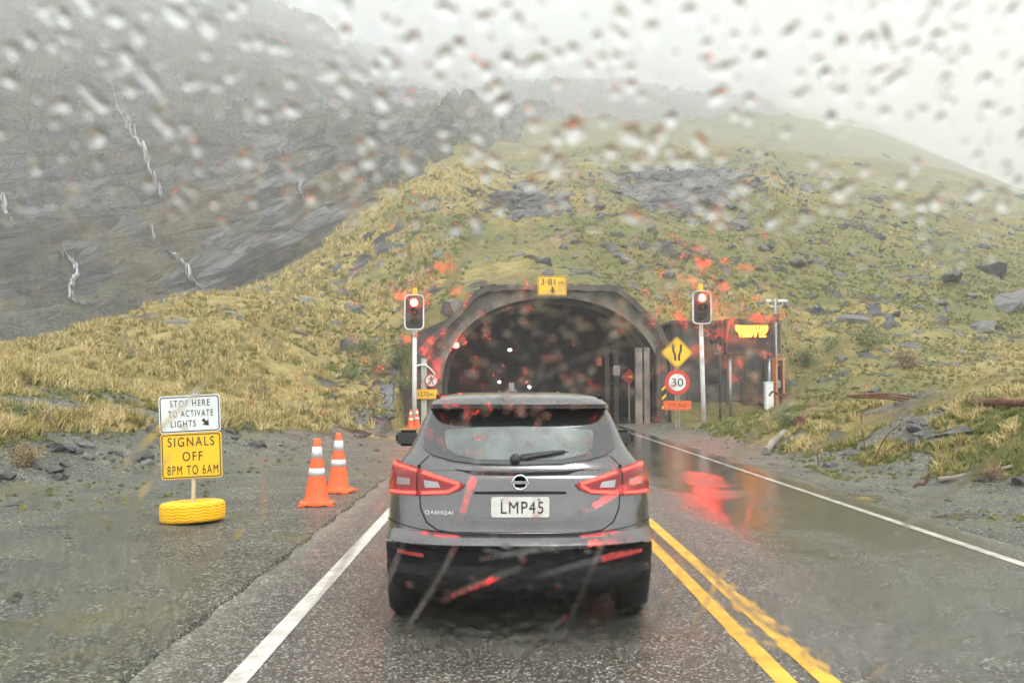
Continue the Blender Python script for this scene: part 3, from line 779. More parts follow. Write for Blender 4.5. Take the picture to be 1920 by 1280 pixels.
# warning signs on the right
YW = 38.0; u = YW / F
ws = empty("warning_sign_post", (W(1270, 800, YW).x, YW, 0)); tag(ws, "yellow diamond road narrows sign above round red 30 sign and orange TEMPORARY plate", "road sign")
zw = lambda py: CAMZ + (VY - py) / F * YW
def diam(r, cz, cx=0, rr=.08):
    p = []
    for k in range(4):
        a0 = 90 * k
        for q in range(5):
            a = R(a0 - 45 + 90 * q / 4)
            p.append((cx + (r - rr * 1.414) * math.cos(R(a0)) + rr * math.cos(a), cz + (r - rr * 1.414) * math.sin(R(a0)) + rr * math.sin(a)))
    return p
dcz, dcx = zw(661), 0
plate(ws, "diamond_panel", diam(31 * u, dcz), -.04, M_SIGNY, None)
mb = MB(); ringprism(mb, diam(29.3 * u, dcz), diam(27.8 * u, dcz), -.046, -.04); mb.build("diamond_border", M_SIGNK, ws)
for s_ in (-1, 1):
    c = [(s_ * 7.5 - 2 * 1, -16), (s_ * 7.5 + 2, -16), (s_ * 7.2 + 2, -4), (s_ * 3.5 + 2, 5), (s_ * 3.8 + 2, 15), (s_ * 3.8 - 2, 15), (s_ * 3.5 - 2, 5), (s_ * 7.2 - 2, -4)]
    c = [(x * u, -z * u + dcz) for x, z in c]
    MB().prism(c, -.047, -.041).build("road_narrows_bar", M_SIGNK, ws)
scz = zw(716.5)
plate(ws, "speed_panel", circle(23.5 * u, 40, 0, scz), -.04, M_SIGNR, None)
plate(ws, "speed_face", circle(16 * u, 40, 0, scz), -.046, M_SIGNW, None, .006)
text("speed_number", "30", .5, M_SIGNK, ws, (0, -.05, scz), width=22 * u, height=15 * u, bold=0.0)
tcz = zw(759.5)
plate(ws, "temporary_panel", rrect(52.5 * u, 17.5 * u, .04, 4, 0, tcz), -.04, M_SIGNO, None)
mb = MB(); ringprism(mb, rrect(50 * u, 15.5 * u, .03, 4, 0, tcz), rrect(48.5 * u, 14 * u, .03, 4, 0, tcz), -.045, -.04); mb.build("temporary_border", mat("dark red sign line", (.3, .03, .01), .5), ws)
text("temporary_word", "TEMPORARY", .3, mat("dark red lettering", (.22, .03, .01), .5), ws, (0, -.046, tcz), width=44 * u, height=9.5 * u, bold=0.0)
for dx in (-1.5, 1.5):
    mb = MB(); mb.box((dx * u * 1.7, .03, zw(640) / 2), (.10, .09, zw(640)), .01); mb.build("post", M_WOOD, ws)
mb = MB(); mb.box((-25 * u, .25, zw(770) / 2), (.22, .12, zw(770)), .02); mb.build("stub_post", M_CONC, ws)
# striped marker boards beside it
hz = empty("hazard_board", (W(1245, 800, 41.5).x, 41.5, 0)); tag(hz, "narrow orange and black striped hazard board at the right tunnel post", "hazard marker")
zh = lambda py: CAMZ + (VY - py) / F * 41.5; uh = 41.5 / F
MB().box((0, 0, zh(755)), (9 * uh, .03, 66 * uh), .01).build("panel", M_SIGNK, hz)
for k in range(4):
    zz = zh(727 + k * 17)
    MB().prism([(-4.2 * uh, zz - 7 * uh), (4.2 * uh, zz + 1 * uh), (4.2 * uh, zz + 7 * uh), (-4.2 * uh, zz - 1 * uh)], -.025, -.017).build("stripe", M_SIGNY, hz)
MB().box((0, .05, zh(790) / 2), (.1, .05, zh(790)), .01).build("post", M_WOOD, hz)
# red chevron diamonds inside the mouth
for px, lab in ((1180, "red diamond reflector board left of the pale tunnel post"), (1213, "red diamond reflector board right of the pale tunnel post")):
    rd = empty("reflector_board", W(px, 706, 45.2)); tag(rd, lab, "reflector", "red reflector boards in the tunnel mouth")
    plate(rd, "panel", diam(15 * 45.2 / F, 0, rr=.03), 0, mat("dull red board", (.32, .02, .015), .4), None)
    MB().box((0, .06, -1.15), (.07, .05, 2.2), .01).build("post", M_WOOD, rd)
    MB().prism(arrow_poly([(-.5, -.12), (.1, -.12), (.1, -.4), (.5, 0), (.1, .4), (.1, .12), (-.5, .12)], .05, 0, .26, 0), -.006, -.001).build("arrow", M_SIGNY, rd)

# left post with pedestrian and distance signs
YL = 42.0; u = YL / F
lp = empty("sign_post", (W(800, 806, YL).x, YL, 0)); tag(lp, "no pedestrians roundel and yellow 1270m plate on a pale post left of tunnel", "road sign")
zl_ = lambda py: CAMZ + (VY - py) / F * YL; X_ = lambda px: W(px, 0, YL).x - lp.location.x
MB().box((X_(795), .12, zl_(672) / 2), (10.5 * u, .14, zl_(672)), .02).build("post", mat("pale green painted timber", (.48, .50, .42), .6, var=.3), lp)
MB().box((X_(805), .35, zl_(700) / 2), (16 * u, .2, zl_(700)), .02).build("backing_post", M_CONC, lp)
plate(lp, "roundel_panel", circle(12.3 * u, 32, X_(809), zl_(713)), -.02, M_SIGNW, None)
mb = MB(); ringprism(mb, circle(12.4 * u, 32, X_(809), zl_(713)), circle(10.3 * u, 32, X_(809), zl_(713)), -.027, -.02); mb.build("roundel_ring", M_SIGNR, lp)
fx, fz = X_(809), zl_(713)
mb = MB(); mb.prism(circle(1.5 * u, 14, fx - .4 * u, fz + 7 * u), -.026, -.021)
mb.prism([(fx + a_ * u, fz + b_ * u) for a_, b_ in ((-2, 5), (1.6, 5), (2, -.5), (-1.5, -.5))], -.026, -.021)
for q in (((-1.5, 0), (.5, 0), (-2.6, -8), (-4.2, -8)), ((0, 0), (2, 0), (4.6, -8), (3.0, -8)), ((-2, 4.6), (-1.5, 3.2), (-5, .5), (-5.8, 1.6)), ((1.3, 4.8), (1.8, 3.4), (5, 1), (5.4, 2.2))):
    mb.prism([(fx + a_ * u, fz + b_ * u) for a_, b_ in q], -.0262, -.0212)
mb.build("walking_figure", M_SIGNK, lp)
MB().prism(arrow_poly([(-.5, -.045), (.5, -.045), (.5, .045), (-.5, .045)], fx, fz, 21 * u, R(45)), -.03, -.0265).build("slash", M_SIGNR, lp)
plate(lp, "distance_panel", rrect(39 * u, 18 * u, .03, 4, X_(801), zl_(738.5)), -.02, M_SIGNY, None)
mb = MB(); ringprism(mb, rrect(38 * u, 17 * u, .03, 4, X_(801), zl_(738.5)), rrect(36.6 * u, 15.6 * u, .03, 4, X_(801), zl_(738.5)), -.025, -.02); mb.build("distance_border", M_SIGNO, lp)
text("distance_number", "1270m", .3, M_SIGNK, lp, (X_(799), -.026, zl_(738.5)), width=29 * u, height=8.5 * u, bold=0.0)
mb = MB(); mb.tube([(X_(780), -.3, zl_(687)), (X_(788), -.1, zl_(684)), (X_(798), 0, zl_(684)), (X_(806), .02, zl_(690)), (X_(815), .05, zl_(700)), (X_(818), .05, zl_(709))], .035, 10); mb.build("bent_pipe", M_WPAINT, lp)

# the stop-here sign standing in a yellow tyre
SGX, SGY = W(369, 0, 11.5).x, 11.5
ss = empty("roadside_sign", (SGX, SGY, 0), (0, 0, R(4))); tag(ss, "white STOP HERE TO ACTIVATE LIGHTS over yellow SIGNALS OFF board standing in a yellow tyre", "road sign")
u = SGY / F; zs = lambda py: CAMZ + (VY - py) / F * SGY
def tyre_mesh():
    n = 288; prof_ = [(.21, .03), (.235, .012), (.30, .0), (.355, .010), (.372, .026)] + [(.378 + .006 * math.sin(math.pi * q / 20), .034 + .176 * q / 20) for q in range(21)] + [(.370, .222), (.350, .238), (.30, .25), (.24, .236), (.212, .21), (.205, .18), (.24, .12), (.235, .05)]
    vs, fs = [], []
    for j, (r, z) in enumerate(prof_):
        for k in range(n):
            q = 2 * math.pi * k / n; rr = r
            if 5 <= j <= 25:
                tri = abs((k / 9) % 2 - 1) * .016
                if ((z + tri) % .036) < .0095: rr -= .011
                elif (k % 9) == 0 and ((z + tri) // .036) % 2 == 0: rr -= .006
            vs.append((rr * math.cos(q), rr * math.sin(q), z))
    m = len(prof_)
    for j in range(m):
        for k in range(n):
            fs.append((j * n + k, j * n + (k + 1) % n, ((j + 1) % m) * n + (k + 1) % n, ((j + 1) % m) * n + k))
    return vs, fs
vs, fs = tyre_mesh(); mb = MB(); mb.add(vs, fs, False); ty = mb.build("tyre_base", M_YTYRE, ss); ty.rotation_euler = (R(-2), R(-3), 0)
MB().lathe([(.001, .235), (.10, .225), (.208, .205), (.211, .17)], 28).build("tyre_filling", mat("yellow painted concrete", (.75, .43, .01), .7, var=.3, scale=12, bmp=.8, bscale=30), ss)
MB().tube([(0, .0, .05), (0, .0, zs(737))], .024, 14).build("post", M_WPAINT, ss)
def board(root, name, px0, px1, py0, py1, m, tilt, y=-.03):
    g = empty(name); g.parent = root
    return g
tl = R(2.6)
def rotp(pts, cx, cz, a): return [(cx + (x - cx) * math.cos(a) - (z - cz) * math.sin(a), cz + (x - cx) * math.sin(a) + (z - cz) * math.cos(a)) for x, z in pts]
XS = lambda px: (px - 369) * u
def sign_board(nm, cxp, cyp, wp, hp, m, a, lines, lm):
    cx, cz = XS(cxp), zs(cyp)
    MB().prism(rotp(rrect(wp * u, hp * u, .035, 5, cx, cz), cx, cz, a), -.045, -.03).build(nm + "_panel", m, ss)
    mb = MB(); ringprism(mb, rotp(rrect((wp - 4) * u, (hp - 4) * u, .032, 5, cx, cz), cx, cz, a), rotp(rrect((wp - 7.4) * u, (hp - 7.4) * u, .024, 5, cx, cz), cx, cz, a), -.0485, -.045); mb.build(nm + "_border", M_SIGNK, ss)
    for (s, dx, dy, w, h) in lines:
        x = cx + (dx * math.cos(a) - dy * math.sin(a)) * u; z = cz + (dx * math.sin(a) + dy * math.cos(a)) * u
        text(nm + "_lettering", s, .1, lm, ss, (x, -.048, z), width=w * u, height=h * u, bold=0.0, spacing=1.25, rot=(R(90), -a, 0), depth=.001)
sign_board("stop_here", 361.5, 775, 111, 69, M_SIGNW, R(3.0), [("STOP HERE", 1, 20, 72, 12), ("TO ACTIVATE", 2, 1, 81, 12), ("LIGHTS", -12, -17.5, 45, 12)], M_SIGNK)
ax, az = XS(391), zs(790.5)
MB().prism(arrow_poly(ARROW, ax, az, 16 * u, R(45)), -.049, -.0455).build("arrow", M_SIGNK, ss)
sign_board("signals_off", 366, 852, 110, 84, M_SIGNY, R(2.6), [("SIGNALS", 0, 26, 84, 17), ("OFF", 2, -1, 36, 17), ("8PM TO 6AM", 2, -26, 92, 17)], M_SIGNK)

# ------------------------------------------------------------------ cones
def make_cone(h, label, loc, rz, group):
    t = empty("traffic_cone", loc, (0, 0, rz)); tag(t, label, "traffic cone", group)
    k = h / .9
    def rad(z): return (.165 - (.165 - .042) * (z - .06) / .84) * k
    body = MB(); pr = [(.185 * k, .045 * k), (.17 * k, .07 * k)] + [(rad(z), z * k) for z in (.10, .3, .42, .58, .68, .80, .885)] + [(.036 * k, .9 * k), (.028 * k, .9 * k), (.025 * k, .88 * k)]
    body.lathe(pr, 32); body.build("cone_body", M_CONE, t)
    b = MB(); b.prism([], 0, 0) if False else None
    poly = rrect(.46 * k, .46 * k, .10 * k, 4)
    nb = len(poly); vs = [(x, y, 0.018 * k) for x, y in poly] + [(x * .98, y * .98, .045 * k) for x, y in poly] + [(x * .72, y * .72, .062 * k) for x, y in poly]
    fs = [tuple(range(nb))[::-1]] + [(i, (i + 1) % nb, nb + (i + 1) % nb, nb + i) for i in range(nb)] + [(nb + i, nb + (i + 1) % nb, 2 * nb + (i + 1) % nb, 2 * nb + i) for i in range(nb)] + [tuple(2 * nb + i for i in range(nb))]
    b.add(vs, fs)
    for sx in (-1, 1):
        for sy in (-1, 1): b.box((sx * .19 * k, sy * .19 * k, .012 * k), (.09 * k, .09 * k, .024 * k), .006)
        b.box((sx * .0, sx * .21 * k, .02 * k), (.16 * k, .06 * k, .03 * k), .008)
    b.build("cone_base", M_CONE, t)
    for (z0, z1) in ((.64, .79), (.40, .50)):
        mb = MB(); mb.lathe([(rad(z0) + .003, z0 * k), (rad(z1) + .003, z1 * k)], 32); mb.build("reflective_band", M_CONEW, t)
    return t
GC = "orange cones along the left of the lane"
make_cone(.92, "front cone of the near pair standing on gravel beside the white line", (W(597, 0, 13.1).x, 13.1, 0), R(8), GC)
make_cone(.92, "rear cone of the near pair, farther back behind its twin", (W(637, 0, 14.7).x, 14.7, 0), R(-14), GC)
make_cone(.78, "small distant cone at the foot of the left traffic light pole, left one", (W(771, 0, 38.2).x, 38.2, 0), 0, GC)
make_cone(.80, "small distant cone at the foot of the left traffic light pole, right one", (W(782.5, 0, 39.2).x, 39.2, 0), .4, GC)

# ------------------------------------------------------------------ lights inside the tunnel
def small_lamp(px, py, Y, label, m, s=.10, name="tunnel_lamp", group="lamps inside the tunnel"):
    t = empty(name, W(px, py, Y)); tag(t, label, "lamp", group)
    MB().box((0, .06, .0), (s * 1.9, .1, s * 1.3), .02).build("case", M_BLACK, t)
    MB().prism(rrect(s * 1.5, s * .8, s * .3, 4), -.012, .005).build("lens", m, t)
M_LAMPW = emit("cool white lamp", (1, .95, .85), 25)
small_lamp(956, 656, 90, "small white ceiling lamp in the tunnel, highest of the white ones", M_LAMPW, .18)
small_lamp(936.5, 716, 90, "small white lamp low in the tunnel above the car roof, left", M_LAMPW, .14)
small_lamp(993, 726, 90, "small white lamp low in the tunnel just right of the roof aerial", M_LAMPW, .14)
small_lamp(1046, 735, 90, "faint white lamp deep in the tunnel at the roof's right", M_LAMPW, .07)
rl = empty("warning_lamp", W(855, 647, 45.2)); tag(rl, "small red warning lamp glowing at the left inside the tunnel mouth", "lamp")
MB().lathe([(.19, 0), (.19, .14), (.1, .2), (.001, .2)], 20, Matrix.Rotation(R(-90), 4, 'X')).build("case", M_BLACK, rl)
MB().lathe([(.001, .05), (.06, .045), (.12, .015), (.135, -.01)], 20, Matrix.Rotation(R(90), 4, 'X')).build("lens", M_REDL, rl)

# ------------------------------------------------------------------ the car ahead
CAR = Vector(((975 - VX) / F * 6.1, 5.95, 0))
car = empty("grey_car", CAR, (0, 0, 0)); tag(car, "dark grey crossover car waiting with red tail lights lit in front of the tunnel", "car")
def paint():
    m, n, l, p = nodes_of("grey metallic paint")
    tc = n.new("ShaderNodeTexCoord").outputs["Object"]
    t = noise(n, l, tc, 3, 5); r = ramp(n, [(.3, (.085, .083, .084)), (.7, (.12, .117, .118))]); l.new(t.outputs[0], r.inputs[0]); l.new(r.outputs[0], p.inputs["Base Color"])
    p.inputs["Metallic"].default_value = .75; p.inputs["Coat Weight"].default_value = 1; p.inputs["Coat Roughness"].default_value = .06
    t2 = noise(n, l, tc, 45, 5, .7); rr = ramp(n, [(.4, .16), (.65, .28)]); l.new(t2.outputs[0], rr.inputs[0]); l.new(rr.outputs[0], p.inputs["Roughness"])
    # beads of rain
    vo = n.new("ShaderNodeTexVoronoi"); vo.inputs["Scale"].default_value = 95; vo.inputs["Randomness"].default_value = 1; l.new(tc, vo.inputs["Vector"])
    rb = ramp(n, [(.0, 1), (.28, 0)], 'EASE'); l.new(vo.outputs["Distance"], rb.inputs[0])
    sc = n.new("ShaderNodeSeparateColor"); l.new(vo.outputs["Color"], sc.inputs[0]); g = mathn(n, l, 'GREATER_THAN', sc.outputs[0], .55)
    bump(n, l, p, mathn(n, l, 'MULTIPLY', rb.outputs[0], g), .12, .002)
    return m
M_PAINT = paint()
M_GLASS = mat("tinted window glass", (.012, .014, .014), .06, var=.1, coat=1.0)
M_CLAD = mat("black bumper cladding", (.008, .008, .008), .7, var=.3, scale=10, bmp=.2, bscale=220, spec=.2)
M_SEAM = mat("panel gap", (.006, .006, .006), .8)
M_TAIL = emit("red tail light strip", (1.0, .006, .004), 20)
M_TAILG = mat("dark red lamp glass", (.035, .003, .003), .12, coat=.0)
M_TAILG.node_tree.nodes["Principled BSDF"].inputs["Emission Color"].default_value = (1, .02, .01, 1)
M_TAILG.node_tree.nodes["Principled BSDF"].inputs["Emission Strength"].default_value = .12
M_CHROME = mat("chrome", (.75, .76, .77), .12, metal=1.0, var=.1)
RZ = [  # z, half width, rear y, front y, corner depth
 (.585, .895, .035, 4.34, .50), (.60, .905, .012, 4.36, .50), (.615, .908, .0, 4.37, .50), (.640, .904, .022, 4.37, .50), (.664, .900, .058, 4.36, .50),
 (.686, .897, .088, 4.35, .50), (.72, .895, .092, 4.34, .50), (.80, .893, .10, 4.30, .50), (.90, .888, .12, 4.24, .50), (.98, .878, .135, 4.15, .50), (1.03, .866, .145, 3.95, .49),
 (1.052, .856, .17, 3.80, .47), (1.07, .850, .205, 3.65, .45), (1.10, .835, .225, 3.45, .43), (1.14, .800, .262, 3.30, .40), (1.18, .765, .30, 3.22, .36), (1.25, .728, .365, 3.08, .32), (1.33, .697, .435, 2.93, .28),
 (1.41, .662, .50, 2.78, .25), (1.462, .635, .54, 2.66, .24), (1.470, .632, .41, 2.64, .22), (1.50, .618, .395, 2.58, .22), (1.53, .59, .42, 2.50, .24), (1.555, .54, .50, 2.38, .30), (1.572, .46, .62, 2.22, .34), (1.582, .33, .85, 2.0, .3), (1.586, .15, 1.1, 1.7, .2)]
RZa = np.array(RZ)
def ringv(z): return [float(np.interp(z, RZa[:, 0], RZa[:, k])) for k in range(1, 5)]
def rear(x, z, d=0.0):
    Wd, B, Fr, c = ringv(z); t = min(abs(x) / Wd, .9999)
    y = B + c * (1 - (1 - t ** 2.7) ** (1 / 2.7))
    # outward normal in plan
    e = 1e-3; t2 = min((abs(x) + e) / Wd, .99995); y2 = B + c * (1 - (1 - t2 ** 2.7) ** (1 / 2.7)); sl = (y2 - y) / e
    nx, ny = sl, -1.0; L = math.hypot(nx, ny); nx, ny = nx / L, ny / L
    return (x + math.copysign(nx * d, x) if abs(x) > 1e-6 else x, y + ny * d, z)
def ring_pts(z, Wd, B, Fr, c):
    pts = []; N = 22
    for k in range(-N, N + 1):
        x = Wd * math.sin(R(90) * k / N); t = min(abs(x) / Wd, 1)
        pts.append((x, B + c * (1 - max(0, (1 - t ** 2.7)) ** (1 / 2.7)), z))
    cf = min(.9, (Fr - B) * .3)
    for y in np.linspace(B + c, Fr - cf, 8)[1:]: pts.append((Wd, y, z))
    for k in range(1, 14):
        a = R(90) * k / 14; pts.append((Wd * math.cos(a) ** .6, Fr - cf + cf * math.sin(a) ** .8, z))
    pts.append((0, Fr, z))
    for k in range(13, 0, -1):
        a = R(90) * k / 14; pts.append((-Wd * math.cos(a) ** .6, Fr - cf + cf * math.sin(a) ** .8, z))
    for y in np.linspace(B + c, Fr - cf, 8)[1:][::-1]: pts.append((-Wd, y, z))
    return pts
def loft(rings):
    P = [ring_pts(*r) for r in rings]; n = len(P[0]); vs = [p for r in P for p in r]; fs = []
    for i in range(len(P) - 1):
        for k in range(n): fs.append((i * n + k, i * n + (k + 1) % n, (i + 1) * n + (k + 1) % n, (i + 1) * n + k))
    fs.append(tuple((len(P) - 1) * n + k for k in range(n))); fs.append(tuple(range(n))[::-1])
    return vs, fs
def smooth_by_angle(o, a=35):
    me = o.data; bm = bmesh.new(); bm.from_mesh(me)
    for e in bm.edges:
        if len(e.link_faces) == 2 and e.calc_face_angle(0) > R(a): e.smooth = False
    for f in bm.faces: f.smooth = True
    bm.to_mesh(me); bm.free()
vs, fs = loft(RZ); mb = MB(); mb.add(vs, fs, True); body = mb.build("body", M_PAINT, car); smooth_by_angle(body)
LOW = [(.24, .80, .16, 4.2, .5), (.27, .845, .085, 4.28, .5), (.31, .872, .06, 4.3, .5), (.335, .884, .012, 4.34, .5), (.42, .895, .0, 4.36, .5), (.455, .897, .03, 4.36, .5), (.475, .90, .045, 4.36, .5), (.56, .905, .03, 4.37, .5), (.59, .897, .045, 4.35, .5)]
vs, fs = loft(LOW); mb = MB(); mb.add(vs, fs, True); lw = mb.build("lower_cladding", M_CLAD, car); smooth_by_angle(lw, 25)

def patch(name, poly, m, d=.004, back=-.01, parent=None, step=.045, fn=rear, smooth=True):
    """a panel with its outline given in x,z laid on the curved tail of the car"""
    bm = bmesh.new(); vv = [bm.verts.new((x, 0, z)) for x, z in poly]; bm.faces.new(vv)
    xs = [p[0] for p in poly]; zs_ = [p[1] for p in poly]
    for k in range(int((max(xs) - min(xs)) / step) + 1):
        bmesh.ops.bisect_plane(bm, geom=bm.verts[:] + bm.edges[:] + bm.faces[:], plane_co=(min(xs) + (k + .5) * step, 0, 0), plane_no=(1, 0, 0))
    for k in range(int((max(zs_) - min(zs_)) / (step * .5)) + 1):
        bmesh.ops.bisect_plane(bm, geom=bm.verts[:] + bm.edges[:] + bm.faces[:], plane_co=(0, 0, min(zs_) + (k + .37) * step * .5), plane_no=(0, 0, 1))
    top = list(bm.verts); bed = [e for e in bm.edges if e.is_boundary]
    ret = bmesh.ops.extrude_edge_only(bm, edges=bed); low = {v for v in ret["geom"] if isinstance(v, bmesh.types.BMVert)}
    for v in bm.verts: v.co = Vector(fn(v.co.x, v.co.z, back if v in low else d))
    bmesh.ops.recalc_face_normals(bm, faces=bm.faces)
    for f in bm.faces: f.smooth = smooth
    for e in bed: e.smooth = False
    me = bpy.data.meshes.new(name); bm.to_mesh(me); bm.free(); me.materials.append(m)
    o = bpy.data.objects.new(name, me); COL.objects.link(o); o.parent = parent or car
    return o
def mir(p): return p + [(-x, z) for x, z in reversed(p) if abs(x) > 1e-6]
def strip(pts, w):
    """outline of a band of width w along pts"""
    L, Rr = [], []
    for i, (x, z) in enumerate(pts):
        a = pts[max(i - 1, 0)]; b = pts[min(i + 1, len(pts) - 1)]; dx, dz = b[0] - a[0], b[1] - a[1]; q = math.hypot(dx, dz)
        L.append((x - dz / q * w / 2, z + dx / q * w / 2)); Rr.append((x + dz / q * w / 2, z - dx / q * w / 2))
    return L + Rr[::-1]
gate = [(0, 1.095), (.30, 1.10), (.47, 1.12), (.60, 1.155), (.655, 1.10), (.652, .95), (.640, .83), (.60, .745), (.53, .70), (.42, .684), (0, .678)]
patch("tailgate_gap", mir([(x * 1.013 + (.003 if x else 0), z + (-.007 if z < .9 else .004)) for x, z in gate]), M_SEAM, .0015)
tg = patch("tailgate", mir(gate), M_PAINT, .006)
win = [(0, 1.108), (.28, 1.112), (.45, 1.132), (.585, 1.165), (.65, 1.205), (.635, 1.33), (.598, 1.44), (.56, 1.458), (0, 1.462)]
rw = patch("rear_window", mir(win), M_GLASS, .010)
pale_poly = [(0, 1.135), (.28, 1.14), (.42, 1.165), (.49, 1.21), (.505, 1.30), (.49, 1.325), (.25, 1.345), (0, 1.35)]
M_PALE = mat("pale window glass", (.10, .118, .11), .22, var=.55, scale=3.5, coat=.8)
patch("pale_pane", mir(pale_poly), M_PALE, .0125, parent=rw)  # paler, blotchy area in the middle of the rear window
# recess for the number plate
rec = [(0, .925), (.27, .925), (.375, .77), (0, .765)]
M_PAINT_D = M_PAINT
patch("plate_recess", mir(rec), M_PAINT, .012)
patch("recess_ledge", mir([(0, .776), (.385, .780), (.40, .762), (0, .756)]), M_PAINT, .034)
patch("boot_handle", mir([(0, .945), (.29, .942), (.30, .93), (0, .928)]), M_CLAD, .022)
patch("crease_shade", mir([(0, 1.062), (.30, 1.066), (.42, 1.078), (.30, 1.050), (0, 1.046)]), M_CLAD, .012)  # shade of the body crease below the window, put in as a black strip
patch("bumper_gap", mir([(0, .677), (.40, .680), (.66, .70), (.885, .735), (.885, .730), (.66, .694), (.40, .674), (0, .671)]), M_SEAM, .004)
patch("lower_trim", mir([(0, .59), (.60, .59), (.80, .60), (.80, .588), (.60, .577), (0, .577)]), M_CLAD, .012)
for s_ in (-1, 1):
    q = lambda pts: [(s_ * x, z) for x, z in pts]
    lamp = patch("tail_light", q([(.835, 1.112), (.74, 1.10), (.66, 1.078), (.40, 1.004), (.355, .985), (.385, .952), (.47, .925), (.64, .912), (.85, .905), (.873, .96), (.868, 1.06)]), M_TAILG, .022)
    for pl, w_ in (([(.630, 1.058), (.50, 1.022), (.392, .990), (.40, .975), (.455, .942), (.63, .928)], .016), ([(.835, 1.094), (.76, 1.085), (.672, 1.066)], .014), ([(.67, .928), (.76, .926), (.84, .924)], .014)):
        patch("light_strip", q(strip(pl, w_)), M_TAIL, .0285, parent=lamp, step=.02)
    patch("reversing_lens", q([(.62, 1.01), (.53, 1.0), (.51, .965), (.61, .962)]), mat("clear lens", (.30, .29, .29), .1, coat=1), .0255, parent=lamp)
    patch("indicator_lens", q([(.80, 1.02), (.71, 1.015), (.71, .975), (.80, .972)]), mat("smoky lens", (.20, .15, .14), .1, coat=1), .0255, parent=lamp)
    patch("lamp_gap", q([(.662, 1.10), (.668, 1.10), (.668, .908), (.662, .908)]), M_SEAM, .0262, parent=lamp, step=.02)
    patch("reflector", q([(.80, .565), (.62, .552), (.62, .528), (.80, .54)]), mat("red reflector", (.35, .02, .02), .2, coat=1), .016, fn=lambda x, z, d: (x, float(np.interp(z, [r[0] for r in LOW], [r[2] for r in LOW])) + .5 * (1 - (1 - min(abs(x) / .9, .999) ** 2.7) ** (1 / 2.7)) - d, z))
    # mirrors
    mr_ = MB(); mr_.box((s_ * .985, 2.78, 1.15), (.23, .13, .145), .045); mm = mr_.build("door_mirror", M_CLAD, car)
    MB().box((s_ * .99, 2.712, 1.152), (.18, .006, .105), .002).build("mirror_glass", M_GLASS, mm)
    MB().box((s_ * .88, 2.80, 1.10), (.14, .08, .05), .02).build("mirror_arm", M_CLAD, mm)
    # side windows
    def sidefn(x, z, d, s_=s_):
        return (s_ * (ringv(z)[0] + d), x, z)
    patch("side_window", [(1.15, 1.17), (2.75, 1.13), (2.25, 1.43), (1.15, 1.43)], M_GLASS, .006, fn=sidefn, step=.2)
    # wheels
    for yy in (.93, 3.55):
        prw = [(.20, -.10), (.24, -.112), (.315, -.112), (.338, -.09), (.343, -.04), (.343, .04), (.338, .09), (.315, .112), (.24, .112), (.20, .10)]
        Mx = Matrix.Translation((s_ * .80, yy, .343)) @ Matrix.Rotation(R(90), 4, 'Y')
        wh = MB(); wh.lathe(prw, 40, Mx); wobj = wh.build("wheel", M_BLACK, car)
        rm = MB(); rm.lathe([(.001, .06), (.06, .07), (.07, .10), (.20, .105), (.235, .085)] if s_ > 0 else [(.235, -.085), (.20, -.105), (.07, -.10), (.06, -.07), (.001, -.06)], 30, Mx); rm.build("rim", M_ALU, wobj)
MB().box((0, 2.2, .26), (1.5, 3.2, .10), .02).build("underbody", M_SEAM, car)
mb = MB(); mb.tube([(.45, .25, .27), (.45, .13, .262)], .032, 14, caps=False); mb.build("exhaust_pipe", M_CHROME, car)
mb = MB(); mb.box((.0, .05, .40), (.22, .05, .09), .015); mb.build("tow_cover", M_CLAD, car)
# roof aerial, high brake light, rails
fin = MB(); fin.prism([(0, 0), (.0, .0), (.17, .0), (.075, .062), (.03, .068)], -.02, .02, Matrix.Translation((-.045, 1.02, 1.583)) @ Matrix.Rotation(R(90), 4, 'Z')); fin.build("roof_aerial", M_PAINT, car)
fb = MB(); fb.lathe([(.042, 0), (.036, .02), (.02, .032), (.001, .036)], 20, Matrix.Translation((-.045, .98, 1.578))); fb.build("aerial_base", M_PAINT, car)
for s_ in (-1, 1):
    mb = MB(); mb.tube([(s_ * .565, .60, 1.535), (s_ * .575, .75, 1.556), (s_ * .575, 1.9, 1.556), (s_ * .56, 2.15, 1.53)], .014, 8); mb.build("roof_rail", M_CLAD, car)
# rear wiper
wp = MB(); wp.tube([(-.02, .262, 1.135), (.05, .255, 1.150), (.18, .262, 1.172), (.30, .29, 1.19)], [.022, .018, .012, .009], 10); wa = wp.build("wiper_arm", M_BLACK, car)
w2_ = MB(); w2_.tube([(-.03, .285, 1.158), (.10, .272, 1.17), (.24, .285, 1.186), (.36, .32, 1.178)], [.009, .012, .011, .006], 8); w2_.build("wiper_blade", M_BLACK, wa)
wc_ = MB(); wc_.lathe([(.001, .05), (.03, .045), (.04, 0)], 20, Matrix.Translation((-.03, .265, 1.135)) @ Matrix.Rotation(R(70), 4, 'X')); wc_.build("wiper_cap", M_BLACK, wa)
# badge
by = rear(0, 1.0, .006)[1]
bg_ = MB(); prt = []
for k in range(12):
    a = 2 * math.pi * k / 12; prt.append((.046 + .0065 * math.cos(a), .0065 * math.sin(a)))
prt.append(prt[0]); bg_.lathe(prt, 40, Matrix.Translation((0, by - .006, 1.0)) @ Matrix.Rotation(R(90), 4, 'X')); bd = bg_.build("badge", M_CHROME, car)
MB().box((0, by - .011, 1.0), (.118, .008, .018), .003).build("badge_bar", M_CHROME, bd)
text("badge_lettering", "NISSAN", .02, M_SEAM, bd, (0, by - .0155, 1.0), width=.098, height=.0115, bold=0.0, depth=.0006)
text("model_lettering", "QASHQAI", .03, M_WPAINT, car, (-.525, rear(-.525, .80, .006)[1] - .003, .805), width=.19, height=.026, bold=0.0, depth=.003, rot=(R(90), 0, R(-14)), spacing=1.1)
